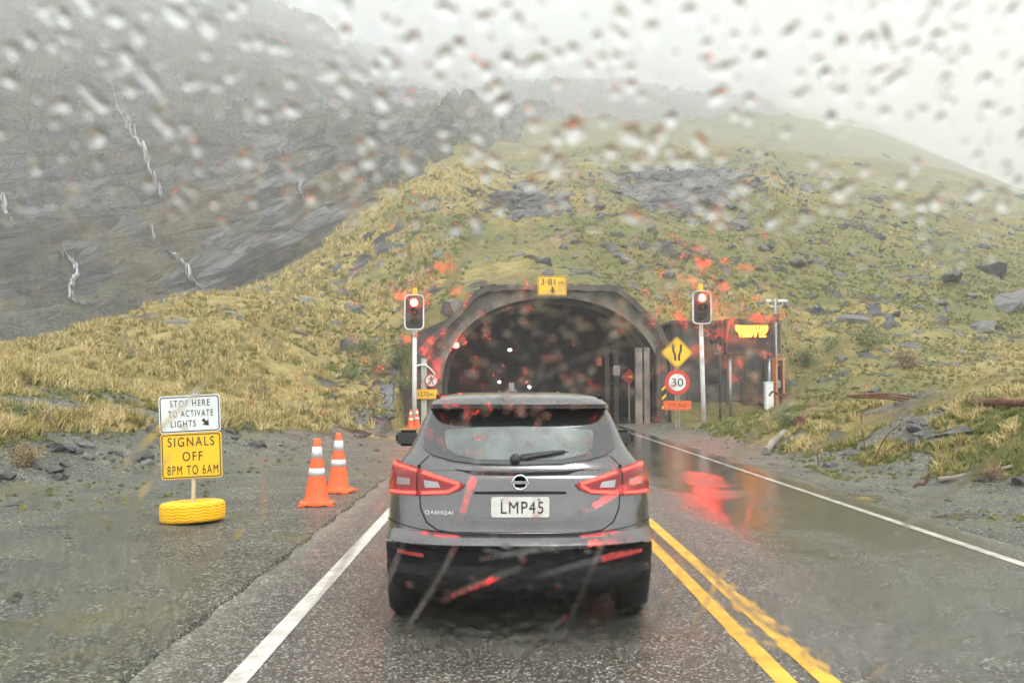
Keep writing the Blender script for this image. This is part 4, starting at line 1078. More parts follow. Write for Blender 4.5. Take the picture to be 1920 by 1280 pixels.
# number plate
py_ = rear(0, .845, .012)[1]
npl = MB(); npl.prism(rrect(.372, .128, .012, 4, -.0, .848), py_ - .022, py_ - .01); npo = npl.build("number_plate", mat("white number plate", (.62, .62, .57), .4, var=.2, scale=14), car)
text("plate_lettering", "LMP45", .1, M_SIGNK, npo, (.012, py_ - .0235, .846), width=.272, height=.078, bold=0.0, depth=.001, spacing=1.15)
mb = MB()
for x in (-.12, .12): mb.lathe([(.001, .006), (.006, .005), (.008, 0)], 12, Matrix.Translation((x, py_ - .022, .900)) @ Matrix.Rotation(R(90), 4, 'X'))
mb.build("plate_screw", M_ALU, npo)

# ------------------------------------------------------------------ rocks
def rock_mesh(seed, flat=1.0, pts=16):
    rr = random.Random(seed); bm = bmesh.new()
    for _ in range(pts):
        v = Vector((rr.gauss(0, 1), rr.gauss(0, 1), rr.gauss(0, 1))).normalized() * rr.uniform(.75, 1.0)
        bm.verts.new((v.x * .62, v.y * .5, v.z * .42 * flat))
    r = bmesh.ops.convex_hull(bm, input=bm.verts)
    bmesh.ops.delete(bm, geom=[e for e in r["geom_interior"] if isinstance(e, bmesh.types.BMVert)], context='VERTS')
    bmesh.ops.bevel(bm, geom=bm.edges[:], offset=.035, segments=1, affect='EDGES', clamp_overlap=True)
    bmesh.ops.triangulate(bm, faces=bm.faces[:])
    bmesh.ops.subdivide_edges(bm, edges=bm.edges[:], cuts=1)
    for v in bm.verts: v.co += Vector((rr.uniform(-1, 1), rr.uniform(-1, 1), rr.uniform(-1, 1))) * .018
    me = bpy.data.meshes.new("rock"); bm.to_mesh(me); bm.free(); return me
def rock_mat(name, a, b, c):
    m, n, l, p = nodes_of(name)
    tc = n.new("ShaderNodeNewGeometry").outputs["Position"]
    t = noise(n, l, tc, 2.2, 8, .7, .5); r = ramp(n, [(.32, a), (.55, b), (.72, c)]); l.new(t.outputs[0], r.inputs[0])
    t3 = noise(n, l, tc, 6, 5); r3 = ramp(n, [(.60, 0), (.68, .6)]); l.new(t3.outputs[0], r3.inputs[0])
    l.new(mixc(n, l, r3.outputs[0], r.outputs[0], (.15, .15, .06)), p.inputs["Base Color"])
    p.inputs["Roughness"].default_value = .5; bump(n, l, p, noise(n, l, tc, 12, 8, .75).outputs[0], .7, .06)
    return m
M_RK = rock_mat("wet grey schist", (0.045, 0.044, 0.042), (0.120, 0.117, 0.112), (0.240, 0.232, 0.225))
M_RKD = rock_mat("dark wet stone", (.035, .033, .034), (.075, .070, .068), (.14, .13, .125))
M_RKP = rock_mat("pale stone", (.30, .30, .28), (.48, .47, .45), (.62, .61, .58))
SRC = {}
for k in range(10):
    for nm, m in (("g", M_RK), ("d", M_RKD)):
        me = rock_mesh(100 + k, .8 + .05 * k); me.materials.append(m); SRC[(nm, k)] = me
mep = rock_mesh(333, .6); mep.materials.append(M_RKP)
# hit the terrain along the line of sight of a photo pixel
YT = np.exp(np.linspace(math.log(8), math.log(700), 1050))
def on_ground(px, py, ymin=8):
    X = (px - VX) / F * YT; z = terrain(X, YT)[0]; s = VY - F * (z - CAMZ) / YT
    idx = np.nonzero((s <= py) & (YT > ymin))[0]
    if not len(idx): return None
    i = idx[0]; return float(X[i]), float(YT[i]), float(z[i])
def place_rock(px, py, wpx, me, label, group=None, name="boulder", sz=None, rz=None, tilt=None):
    g = on_ground(px, py)
    if g is None: return
    s = wpx / F * g[1] / 1.1
    o = bpy.data.objects.new(name, me); COL.objects.link(o)
    o.location = (g[0], g[1], g[2] + s * .03); o.scale = (s, s, s * (sz or random.uniform(.7, 1.1)))
    o.rotation_euler = (random.uniform(-.35, .35), random.uniform(-.35, .35) if tilt is None else tilt, random.uniform(0, 6.28) if rz is None else rz)
    tag(o, label, "boulder" if name == "boulder" else "stone", group)
    return o
UNI = [
 (1905, 568, 110, 'g', 2, "large pale grey boulder on the hillside at the right edge of the photo", .8),
 (1600, 603, 68, 'g', 1, "long flat slab of rock jutting from grass up and right of the message board", .45),
 (1795, 530, 50, 'd', 3, "dark angular boulder left of the large pale one on the right hillside", .9),
 (1868, 508, 60, 'd', 5, "dark jagged boulder just above the large pale one on the right", .9),
 (1770, 605, 42, 'g', 4, "grey block in the grass below the dark boulder on the right hillside", .9),
 (1855, 618, 70, 'g', 7, "broad grey boulder half sunk in grass under the large pale one", .5),
 (852, 585, 66, 'g', 6, "big pale rounded boulder on the slope between signal and tunnel arch", 1.0),
 (1520, 350, 34, 'g', 3, "upright grey boulder high on the right hillside in the mist", 1.1),
 (1648, 372, 34, 'g', 8, "grey boulder high on the right hillside under the misty ridge", 1.0),
 (1395, 425, 44, 'g', 9, "grey boulder below the scree field on the central slope", .9),
 (1500, 497, 46, 'd', 2, "dark flat topped boulder in the middle of the right hillside", .7),
 (1215, 1, 1, 'g', 1, "", 1),
 (122, 897, 36, 'd', 6, "round dark boulder on gravel at the foot of the left bank", .9),
 (115, 845, 38, 'g', 3, "grey flat boulder half buried in moss on the left bank", .5),
 (275, 858, 44, 'd', 7, "dark pointed boulder on the bank just left of the roadside sign", .9),
 (440, 812, 34, 'd', 1, "reddish grey boulder just right of the white STOP HERE board", .7),
 (465, 803, 24, 'g', 5, "blue grey block between the roadside sign and a white stone", 1.2),
 (570, 770, 40, 'g', 0, "pale brown boulder at the top of the gravel bank above the cones", .6),
 (522, 775, 24, 'g', 4, "small pointed grey boulder left of the pale brown one on the bank", 1.0),
 (665, 778, 26, 'd', 9, "dark boulder on the gravel bank below the left traffic light", .8),
 (620, 748, 30, 'd', 4, "dark boulder at the edge of the tussock above the gravel bank", .8),
 (35, 945, 46, 'd', 8, "low dark rock at the left edge where gravel meets the bank", .5),
 (1555, 875, 34, 'g', 6, "grey rock with a rusty hoop beside it on the right bank", .9),
 (1730, 818, 44, 'g', 1, "pale pointed rock on the right bank in front of a bigger grey one", .8),
 (1790, 815, 80, 'g', 9, "broad pale grey rock in the middle of the right bank", .45),
 (1735, 745, 34, 'd', 5, "dark rock on the crest of the right bank among rusty cables", .7),
 (1640, 738, 30, 'd', 0, "brown rock on the crest of the right bank left of the mound", .8),
 (1800, 850, 30, 'g', 7, "small round grey rock on the right bank below the cables", .9)]
for px, py, w, nm, k, lab, sz in UNI:
    if w > 2: place_rock(px, py, w * 1.05, SRC[(nm, k)], lab, None, sz=sz * .9)
place_rock(503, 800, 20, mep, "white stone lying on the gravel bank right of the roadside sign", None, "stone", .8)
rk = random.Random(21)
def rmask(px, py):
    g2 = math.exp(-((px - 1290) / 170) ** 2 - ((py - 355) / 48) ** 2); g1 = math.exp(-((px - 985) / 85) ** 2 - ((py - 390) / 32) ** 2)
    return min(1, .30 + g1 * 1.4 + g2 * 1.6) if px > 900 else min(1, g1 * 1.4 + .06)
# countable boulders of the hillside, the bank and the verge; the rest is rubble
spec = []
tries = 0
while len(spec) < 2600 and tries < 60000:
    tries += 1
    px = rk.uniform(620, 1960); py = rk.uniform(280, 700)
    if 770 < px < 1260 and py > 520: continue
    if 1255 <= px < 1475 and py > 590: continue
    if rk.random() < rmask(px, py) * (.5 if py > 520 else 1):
        w = min(30, 3.0 * (1 / max(rk.random(), .012)) ** .55) * (.6 + .6 * (py - 250) / 400)
        spec.append((w, px, py))
GH = "grey boulders scattered over the slope above the tunnel"
GB = "stones on the gravel banks beside the road"
spec.sort(reverse=True)
for _ in range(1300):
    px = rk.uniform(-60, 470); spec.append((rk.uniform(2, 7) * (1.6 if rk.random() < .08 else 1), px, np.interp(px, [0, 180, 330, 480], [634, 590, 552, 535]) + rk.uniform(-26, 12)))
def region_label(px, py):
    if px < 900: return "grey boulder on the grassy slope left above the tunnel arch"
    if px < 1120 and py < 450: return "grey rock in the stony gully straight above the tunnel"
    if px < 1480 and py < 430: return "grey rock of the scree field high right of the gully"
    if px < 1480: return "grey rock in the grass above the right side of the tunnel"
    if py < 450: return "grey rock on the misty upper part of the right hillside"
    return "grey rock in the grass of the lower right hillside"
for w, px, py in spec[:190]:
    place_rock(px, py, w * 1.15, SRC[(rk.choice("gggd"), rk.randrange(10))], region_label(px, py), region_label(px, py) + "s", "boulder")
bank = []
for _ in range(1500):
    if rk.random() < .6: px, py = rk.uniform(-20, 735), rk.uniform(760, 960)
    else: px, py = rk.uniform(1400, 1940), rk.uniform(745, 1000)
    w = min(34, 3.2 * (1 / max(rk.random(), .01)) ** .6); bank.append((w, px, py))
bank.sort(reverse=True)
cnt = 0; bank_rest = []
for w, px, py in bank:
    g = on_ground(px, py)
    if g is None: continue
    if -2.3 < g[0] < 5.5 or (260 < px < 660 and 880 < py < 985): continue
    zz, ro, gv_, go_ = terrain(np.array([g[0]]), np.array([g[1]]))
    if gv_[0] < .4 and rk.random() < .6: continue
    if g[2] < .04 and w > 12: continue
    if cnt < 95 and w > 5:
        lab = "dark stone on the gravel bank left of the road" if px < 900 else "grey stone on the rough bank right of the road"
        place_rock(px, py, w * 1.35, SRC[(rk.choice("gdd"), rk.randrange(10))], lab, lab + "s", "stone"); cnt += 1
    else: bank_rest.append((min(w, 9), px, py))
def rubble(name, items, m, label):
    bm_src = [rock_mesh(500 + k, .9, 10) for k in range(6)]
    arr = []
    for me in bm_src:
        v = np.empty(len(me.vertices) * 3, np.float32); me.vertices.foreach_get("co", v); v = v.reshape(-1, 3)
        f = np.empty(len(me.loops), np.int32); me.loops.foreach_get("vertex_index", f); arr.append((v, f.reshape(-1, 3)))
    VV, FF, b = [], [], 0
    for (x, y, z, s) in items:
        v, f = arr[rk.randrange(6)]; q = rk.uniform(0, 6.28); t = rk.uniform(-.6, .6)
        Mx = np.array(Matrix.Rotation(q, 3, 'Z') @ Matrix.Rotation(t, 3, 'X'))
        VV.append((v * np.array([1, 1, rk.uniform(.7, 1.2)])) @ Mx.T * s + np.array([x, y, z + s * .08])); FF.append(f + b); b += len(v)
    o = npmesh(name, np.concatenate(VV), np.concatenate(FF), m, False); tag(o, label, "rubble", None, "stuff"); return o
it = []
for w, px, py in spec[190:]:
    g = on_ground(px, py)
    if g: it.append((*g, w / F * g[1]))
rubble("slope_rubble", it, M_RK, "small grey rubble strewn over the slopes above the tunnel")
it = []
for w, px, py in bank_rest:
    g = on_ground(px, py)
    if g: it.append((*g, w * 1.4 / F * g[1]))
nr = np.random.RandomState(5)
for _ in range(9000):
    if nr.rand() < .62: x, y = nr.uniform(-14, -1.9), nr.uniform(3.4, 40) ** 1.0
    else: x, y = nr.uniform(4.9, 14), nr.uniform(5, 40)
    p = abs(x) / y
    if p > .62: continue
    s = .010 + .028 * nr.rand() ** 3
    if nr.rand() < .02: s *= 2
    if (x + 3.7) ** 2 + (y - 11.5) ** 2 < .3: continue
    it.append((x, y, tz(x, y) if True else 0, s * (1 + y / 30)))
rubble("gravel_stones", it, M_RK, "loose gravel stones strewn over both road shoulders")

it = []
for _ in range(260):
    g = on_ground(rk.uniform(630, 772), rk.uniform(690, 800))
    if g and g[0] < -2.6: it.append((*g, rk.uniform(.10, .34)))
rubble("bank_rubble", it, M_RKD, "dark broken stones piled on the bank by the left traffic light")
# rusty cables, hoops and timbers on the right bank
def ground_pts(pp, lift=.05):
    out = []
    for px, py in pp:
        g = on_ground(px, py)
        if g: out.append(Vector((g[0], g[1], g[2] + lift)))
    return out
def bendy(name, pts, r, label, m=M_RUST, cat="cable", group=None, n=8):
    P = [Vector(p) for p in pts]; out = []
    for i in range(len(P) - 1):
        p0, p1, p2, p3 = P[max(i - 1, 0)], P[i], P[i + 1], P[min(i + 2, len(P) - 1)]
        for k in range(6):
            t = k / 6; out.append(.5 * ((2 * p1) + (p2 - p0) * t + (2 * p0 - 5 * p1 + 4 * p2 - p3) * t * t + (3 * p1 - p0 - 3 * p2 + p3) * t ** 3))
    out.append(P[-1]); o = MB().tube(out, r, n).build(name, m); tag(o, label, cat, group); return o
def Wl(pts, Y): return [W(px, py, Y + dy) for px, py, dy in [(p + (0,))[:3] for p in pts]]
gC = on_ground(1700, 745) or (9.9, 23, 1.4); YB = gC[1]
for k, (dy_, lab) in enumerate(((0, "uppermost rusty cable along the crest of the right bank"), (4, "middle rusty cable along the crest of the right bank"), (8, "lowest rusty cable along the crest of the right bank"))):
    bendy("rusty_cable", Wl([(1590 + 6 * k, 742 + dy_ * .3), (1660, 738 + dy_), (1720, 744 + dy_ * 1.4), (1790, 752 + dy_), (1850 + 5 * k, 760 + dy_ * .5)], YB - .4), .028, lab, group="rusty cables on the bank crest")
bendy("rusty_hoop", Wl([(1828, 758), (1828, 745), (1836, 737), (1846, 739), (1858, 748)], YB - .2), .025, "bent rusty hoop sticking up at the right end of the cables", cat="scrap metal")
bendy("rusty_hoop", Wl([(1443, 742), (1450, 734), (1462, 740), (1475, 748), (1470, 738)], 27), .03, "curled rusty bar in front of the white cabinet", cat="scrap metal")
bendy("rusty_bar", Wl([(1636, 760), (1618, 772), (1616, 790), (1619, 820), (1622, 846)], 18.5), .013, "thin bent rusty wire standing upright in the middle of the right bank", cat="scrap metal")
bendy("rusty_bar", Wl([(1690, 795), (1672, 808), (1655, 828), (1640, 860)], 18.2), .014, "thin rusty wire leaning rightwards beside the upright one", cat="scrap metal")
bendy("rusty_hoop", Wl([(1712, 912), (1722, 906), (1732, 906), (1738, 896), (1742, 886)], 14.3), .025, "short kinked rusty bar low on the right bank by the verge", cat="scrap metal")
bendy("rusty_hoop", Wl([(1535, 872), (1532, 850), (1540, 838), (1552, 842), (1560, 856)], 17.5), .012, "thin rusty hoop around a grey rock on the right bank", cat="scrap metal")
def log(px0, py0, px1, py1, r, label, m=M_WOOD):
    a = on_ground(px0, py0); b = on_ground(px1, py1)
    if a is None or b is None: return
    a = Vector(a) + Vector((0, 0, r * .7)); b = Vector(b) + Vector((0, 0, r * .9)); pts = []; n = 9
    for i in range(n + 1):
        t = i / n; pts.append(a.lerp(b, t) + Vector((random.uniform(-.02, .02), 0, random.uniform(-.02, .02) + math.sin(t * 3) * r * .3)))
    rs = [r * (1 - .35 * i / n) * random.uniform(.9, 1.1) for i in range(n + 1)]
    o = MB().tube(pts, rs, 12).build("timber_log", m); tag(o, label, "log")
log(1435, 850, 1472, 815, .10, "grey timber log lying at the near end of the right bank")
log(1500, 800, 1530, 762, .16, "thick dark rotten log end sticking out of the right bank", M_RUST)
log(1430, 770, 1452, 742, .20, "brown rotten stump end below the white cabinet", M_RUST)
log(1760, 905, 1900, 880, .05, "long grey half buried timber low on the right bank")
log(1830, 762, 1960, 768, .10, "dark timber beam lying along the right end of the bank crest", M_RUST)
log(190, 795, 245, 778, .05, "rusty brown plank lying on top of the left gravel bank", M_RUST)

# ------------------------------------------------------------------ grass
def grass_mat(name, c0, c1, c2):
    m, n, l, p = nodes_of(name)
    g = n.new("ShaderNodeNewGeometry")
    t = noise(n, l, g.outputs["Position"], 1.3, 5, .65); at = n.new("ShaderNodeAttribute"); at.attribute_name = "tint"
    s = mathn(n, l, 'ADD', mathn(n, l, 'MULTIPLY', t.outputs[0], .6), mathn(n, l, 'MULTIPLY', at.outputs["Fac"], .45))
    r = ramp(n, [(.30, c0), (.52, c1), (.75, c2)]); l.new(s, r.inputs[0]); l.new(r.outputs[0], p.inputs["Base Color"])
    p.inputs["Roughness"].default_value = .6; p.inputs["Specular IOR Level"].default_value = .25
    return m
M_GOLD = grass_mat("golden tussock blades", (0.114, 0.106, 0.026), (0.370, 0.286, 0.101), (0.669, 0.546, 0.290))
M_GREEN = grass_mat("green grass blades", (0.055, 0.078, 0.014), (0.148, 0.164, 0.035), (0.312, 0.273, 0.094))
def grass(name, tufts, m, label):
    """tufts: arrays x,y,z,size,blades -> curved blades, two quads each"""
    rs = np.random.RandomState(hash(label) % 1000 if False else len(tufts)); T = np.array(tufts)
    nb = T[:, 4].astype(int); idx = np.repeat(np.arange(len(T)), nb); N = len(idx)
    x, y, z, s = (T[idx, k] for k in range(4)); yaw = rs.uniform(0, 6.283, N); lean = np.abs(rs.normal(.55, .4, N)); h = s * rs.uniform(.6, 1.15, N)
    bx_ = x + rs.normal(0, .16, N) * s; by_ = y + rs.normal(0, .22, N) * s
    w = s * rs.uniform(.006, .014, N) + .00035 * y
    dx, dy = np.cos(yaw), np.sin(yaw); fa = rs.uniform(-.6, .6, N); px, py = np.cos(fa), np.sin(fa)   # blades broadly face the road
    def pt(t, ww):
        r = lean * h * t ** 1.8; zz = z + h * t * (1 - .35 * lean * t) - .02
        cx, cy = bx_ + dx * r, by_ + dy * r
        return np.stack([cx - px * ww, cy - py * ww, zz], 1), np.stack([cx + px * ww, cy + py * ww, zz], 1)
    a0, b0 = pt(np.zeros(N), w); a1, b1 = pt(np.full(N, .55), w * .8); a2, b2 = pt(np.ones(N), w * .15)
    V = np.stack([a0, b0, a1, b1, a2, b2], 1).reshape(-1, 3); k = np.arange(N)[:, None] * 6
    Fq = np.concatenate([k + np.array([[0, 1, 3, 2]]), k + np.array([[2, 3, 5, 4]])])
    o = npmesh(name, V, Fq, m, True)
    at = o.data.attributes.new("tint", 'FLOAT', 'POINT'); tt = np.repeat(rs.uniform(0, 1, N) * .6 + rs.uniform(0, 1, len(T))[idx] * .4, 6).astype(np.float32); at.data.foreach_set("value", tt)
    return tag(o, label, "grass", None, "stuff")
gs = np.random.RandomState(12)
N = 84000
px = gs.uniform(-60, 2000, N); Yg = np.exp(gs.uniform(math.log(11), math.log(115), N)); Xg = (px - VX) / F * Yg
zg, rkm, gvm, gom = terrain(Xg, Yg)
edge_ok = ((Xg < -2.3) | (Xg > 5.6)) & ~((px > 740) & (px < 1490) & (Yg < 47.2) & (Yg > 36)) & ~((Yg < 43.6) & (Xg > -4.4) & (Xg < 6.0))
dens = np.clip(1 - rkm * 1.6, 0, 1) * np.clip(1 - gvm * 1.05, .035, 1) * sstep(.30, .56, fbm(Xg / 1.9, Yg / 1.9, 4, 77)) * 1.25
keep = edge_ok & (gs.rand(N) < dens)
Xg, Yg, zg, gom, pxk = Xg[keep], Yg[keep], zg[keep], gom[keep], px[keep]
isg = gs.rand(len(Xg)) < np.clip(gom * .85 - .10 - .35 * (fbm(Xg / 5, Yg / 5, 3, 88) > .56) - 1.2 * (gvm[keep] > .5), 0, 1) * np.where((pxk > 900) & (Yg < 44), .35, 1)
szz = np.where(isg, gs.uniform(.16, .46, len(Xg)), gs.uniform(.09, .24, len(Xg))) * (1 + (Yg > 60) * .5)
szz = szz * np.clip(1.15 - gvm[keep] * .8, .35, 1); szz = np.where(pxk > 900, szz * .72, szz)
nbl = np.clip(44 - Yg * .36, 9, 40)
for flag, m, nm, lab in ((True, M_GOLD, "tussock_grass", "golden tussock grass covering the banks and lower slopes"), (False, M_GREEN, "green_grass", "short green grass and moss between the tussocks")):
    k = isg == flag
    grass(nm, np.stack([Xg[k], Yg[k], zg[k], szz[k], nbl[k]], 1), m, lab)

# ------------------------------------------------------------------ shrubs on the slope
def leaf_mat(name, a, b, c):
    m, n, l, p = nodes_of(name)
    at = n.new("ShaderNodeAttribute"); at.attribute_name = "tint"
    r = ramp(n, [(.1, a), (.5, b), (.9, c)]); l.new(at.outputs["Fac"], r.inputs[0]); l.new(r.outputs[0], p.inputs["Base Color"]); p.inputs["Roughness"].default_value = .5
    return m
M_LEAF = leaf_mat("shrub leaves", (.035, .06, .012), (.10, .14, .03), (.22, .24, .07)); M_LEAFR = leaf_mat("bronze shrub leaves", (.08, .06, .02), (.20, .13, .05), (.34, .24, .10))
def shrub(px, py, wpx, m, label, seed):
    g = on_ground(px, py)
    if g is None: return
    rs = np.random.RandomState(seed); R0 = wpx / F * g[1] / 2 * 1.25
    t = empty("shrub", (g[0], g[1], g[2])); tag(t, label, "shrub")
    mb = MB()
    for k in range(9):
        a = rs.uniform(0, 6.28); q = rs.uniform(.3, .8) * R0; mb.tube([(0, 0, -.1), (math.cos(a) * q * .4, math.sin(a) * q * .4, R0 * .4), (math.cos(a) * q, math.sin(a) * q, R0 * rs.uniform(.6, 1.1))], [.03 * R0, .02 * R0, .008 * R0], 5)
    mb.build("branches", M_WOOD, t)
    N = 1500; cen = rs.normal(0, 1, (26, 3)) * np.array([.42, .42, .26]) * R0 + np.array([0, 0, R0 * .5]); ci = rs.randint(0, 26, N)
    P = cen[ci] + rs.normal(0, .16, (N, 3)) * R0; P[:, 2] = np.abs(P[:, 2]); L = R0 * rs.uniform(.03, .075, N)[:, None]
    d = rs.normal(0, 1, (N, 3)); d /= np.linalg.norm(d, axis=1)[:, None]; e = np.cross(d, rs.normal(0, 1, (N, 3))); e /= np.linalg.norm(e, axis=1)[:, None]
    V = np.stack([P - d * L, P + e * L * .45, P + d * L, P - e * L * .45], 1).reshape(-1, 3); o = npmesh("foliage", V, np.arange(4 * N).reshape(-1, 4), m, False); o.parent = t
    at = o.data.attributes.new("tint", 'FLOAT', 'POINT'); at.data.foreach_set("value", np.repeat(rs.uniform(0, 1, 26)[ci] * .6 + rs.uniform(0, .4, N), 4).astype(np.float32))
for k, (px, py, w, m, lab) in enumerate((
 (742, 690, 56, M_LEAF, "green shrub on the slope just left of the left traffic light pole"), (716, 705, 44, M_LEAFR, "bronze shrub left of the green one beside the left traffic light pole"),
 (752, 735, 40, M_LEAF, "low green shrub at the foot of the slope by the left traffic light pole"), (690, 668, 46, M_LEAF, "green shrub higher up the bank above the bronze shrub"),
 (760, 660, 40, M_LEAFR, "bronze shrub directly behind the left traffic light pole"), (660, 712, 40, M_LEAF, "small green shrub on the bank left of the bronze shrub"),
 (1515, 690, 52, M_LEAF, "green shrub on the slope right of the phone booth"), (1560, 665, 46, M_LEAF, "second green shrub farther right of the phone booth"), (1640, 655, 60, M_LEAF, "wide green shrub in the grass under the flat rock slab"), (1700, 690, 50, M_LEAFR, "bronze shrub near the foot of the right hillside"),
 (40, 790, 60, M_LEAF, "green shrub at the left edge below the golden tussock"), (60, 870, 60, M_LEAFR, "reddish shrub low on the left bank above the dark rock"), (1480, 800, 40, M_LEAF, "low green shrub at the near end of the right bank"), (1860, 900, 50, M_LEAFR, "bronze shrub low on the right bank beside the long timber"))):
    shrub(px, py, w, m, lab, 300 + k)

# ------------------------------------------------------------------ waterfalls on the cliff
def fall_mat():
    m, n, l, p = nodes_of("falling water")
    tc = n.new("ShaderNodeNewGeometry").outputs["Position"]
    mp = n.new("ShaderNodeMapping"); mp.inputs["Scale"].default_value = (2.4, .4, .35); l.new(tc, mp.inputs["Vector"])
    t = noise(n, l, mp.outputs[0], 1.6, 6, .7); r = ramp(n, [(.38, (.30, .31, .31)), (.6, (.85, .86, .86))]); l.new(t.outputs[0], r.inputs[0]); l.new(r.outputs[0], p.inputs["Base Color"])
    p.inputs["Roughness"].default_value = .35; bump(n, l, p, t.outputs[0], .8, .2); return m
M_FALL = fall_mat()
def fall(pp, wpx, label):
    mb = MB()
    for strand in range(4):
        off = random.uniform(-.5, .5) * wpx; P = []; dr_ = 0
        for i in range(len(pp) - 1):
            for k in range(10):
                t = k / 10; dr_ = dr_ * .85 + random.uniform(-1, 1) * .35 * wpx * .4
                P.append((pp[i][0] * (1 - t) + pp[i + 1][0] * t + off + dr_, pp[i][1] * (1 - t) + pp[i + 1][1] * t))
        a = int(random.uniform(0, .3) * len(P)) if strand else 0; b = int(random.uniform(.65, 1) * len(P)) if strand else len(P); P = P[a:b]
        vs, fs = [], []; rows = 0
        for j, (px, py) in enumerate(P):
            g = on_ground(px, py, 70)
            if g is None: continue
            w = wpx * .22 * (.3 + .7 * abs(math.sin(j * .53 + px))) * math.sin(math.pi * (j + .6) / (len(P) + .2)) ** .6 / F * g[1] / 2
            vs += [(g[0] - w, g[1] - .5, g[2] + .1), (g[0], g[1] - .7, g[2] + .22), (g[0] + w, g[1] - .5, g[2] + .1), (g[0], g[1] + .8, g[2] - .9)]; rows += 1
        for i in range(rows - 1):
            for k in range(4): fs.append((4 * i + k, 4 * i + (k + 1) % 4, 4 * i + 4 + (k + 1) % 4, 4 * i + 4 + k))
        mb.add(vs, fs, True)
    o = mb.build("waterfall", M_FALL); tag(o, label, "waterfall", None, "structure")
fall([(195, 150), (215, 195), (237, 240), (262, 275), (278, 315), (288, 350), (312, 385)], 7, "long thin waterfall zigzagging down the middle of the cliff")
fall([(282, 425), (295, 462)], 5, "short trickle in the middle of the cliff under the long waterfall")
fall([(315, 472), (345, 495), (360, 525), (388, 548)], 7, "lowest white cascade reaching the golden grass")
fall([(107, 475), (132, 490), (143, 515), (133, 540), (132, 562), (168, 580)], 11, "widest white waterfall at the foot of the cliff on the left")
fall([(0, 375), (12, 400), (34, 428)], 7, "thin waterfall at the left edge of the cliff")
fall([(562, 340), (560, 360), (567, 380)], 3, "tiny trickle on the right part of the cliff")

# ------------------------------------------------------------------ haze
hz_m, n, l, p = nodes_of("haze"); n.remove(p)
pv = n.new("ShaderNodeVolumePrincipled"); pv.inputs["Color"].default_value = (.97, .975, .975, 1); pv.inputs["Density"].default_value = .00128
pv.inputs["Anisotropy"].default_value = .2
l.new(pv.outputs[0], n["Material Output"].inputs["Volume"])
hb = MB().box((0, 1690, 649), (14000, 3500, 1310)).build("haze", hz_m); tag(hb, "pale rain haze filling the valley", "haze", None, "stuff")

# ------------------------------------------------------------------ windscreen with rain on it
TI = R(52)
def ws_pt(u, s, out=0.0):
    """u across, s up the glass; the pane bows outward"""
    y = .66 - s * math.cos(TI) - .10 * u * u; z = CAMZ + s * math.sin(TI)
    return Vector((u, y + out * math.sin(TI), z + out * math.cos(TI)))
wsn = MB(); nu, ns = 24, 12; vs, fs = [], []
for lay in (0.0, -.005):
    for j in range(ns + 1):
        for i in range(nu + 1): vs.append(ws_pt(-.78 + 1.56 * i / nu, -.72 + 1.14 * j / ns, lay))
m1 = (nu + 1) * (ns + 1)
for j in range(ns):
    for i in range(nu):
        a = j * (nu + 1) + i; q = (a, a + 1, a + nu + 2, a + nu + 1); fs.append(q); fs.append(tuple(m1 + k for k in q[::-1]))
wsn.add(vs, fs, True)
wm, n, l, p = nodes_of("clear windscreen glass"); n.remove(p); tr = n.new("ShaderNodeBsdfTransparent"); tr.inputs["Color"].default_value = (.985, .99, .985, 1); l.new(tr.outputs[0], n["Material Output"].inputs["Surface"])
wso = wsn.build("windscreen", wm, recalc=False); tag(wso, "clear curved windscreen glass the rainy scene is seen through", "windscreen")
dm, n, l, p = nodes_of("rain water"); n.remove(p)
gl = n.new("ShaderNodeBsdfRefraction"); gl.inputs["IOR"].default_value = 1.33; gl.inputs["Roughness"].default_value = 0.0; gl.inputs["Color"].default_value = (1, 1, 1, 1)
l.new(gl.outputs[0], n["Material Output"].inputs["Surface"])
DV, DF, DS = [], [], []
def drop(u, s, a, b, ang, ht, nseg=14, fine=False):
    """a water lens: a,b half axes along/across, ht height; separate flat base"""
    o = ws_pt(u, s, .0008); eu = (ws_pt(u + .01, s) - ws_pt(u - .01, s)).normalized(); es = (ws_pt(u, s + .01) - ws_pt(u, s - .01)).normalized(); nn = eu.cross(es).normalized()
    if nn.y < 0: nn = -nn
    ca, sa = math.cos(ang), math.sin(ang); A = (eu * ca + es * sa) * a; Bv = (-eu * sa + es * ca) * b
    rings = 11 if fine else 5; nseg = 30 if fine else nseg; wob = random.uniform(0, 6.28); wa_ = 0 if fine else random.uniform(0, .14)
    b0 = len(DV)
    DV.append(o + nn * ht)
    for r in range(1, rings + 1):
        t = r / rings; hh = ht * (1 - t * t) * (1 if fine else 1 + .15 * t)
        for k in range(nseg):
            q = 2 * math.pi * k / nseg; w = 1 + wa_ * math.sin(2 * q + wob) * t + wa_ * .6 * math.sin(3 * q + 2 * wob) * t
            DV.append(o + (A * math.cos(q) + Bv * math.sin(q)) * t * w + nn * hh)
    for k in range(nseg): DF.append((b0, b0 + 1 + k, b0 + 1 + (k + 1) % nseg)); DS.append(True)
    for r in range(rings - 1):
        for k in range(nseg):
            p0 = b0 + 1 + r * nseg; p1 = p0 + nseg; DF.append((p0 + k, p1 + k, p1 + (k + 1) % nseg, p0 + (k + 1) % nseg)); DS.append(True)
    bb = len(DV); last = b0 + 1 + (rings - 1) * nseg
    for k in range(nseg): DV.append(DV[last + k].copy())
    DF.append(tuple(bb + k for k in range(nseg))[::-1]); DS.append(False)
dr = random.Random(99)
random.seed(5)
def s_of_py(py):
    """height on the glass that a photo row looks through"""
    e = (VY - py) / F; y = .66 * math.sin(TI) / (e * math.cos(TI) + math.sin(TI)); return (.66 - y) / math.cos(TI)
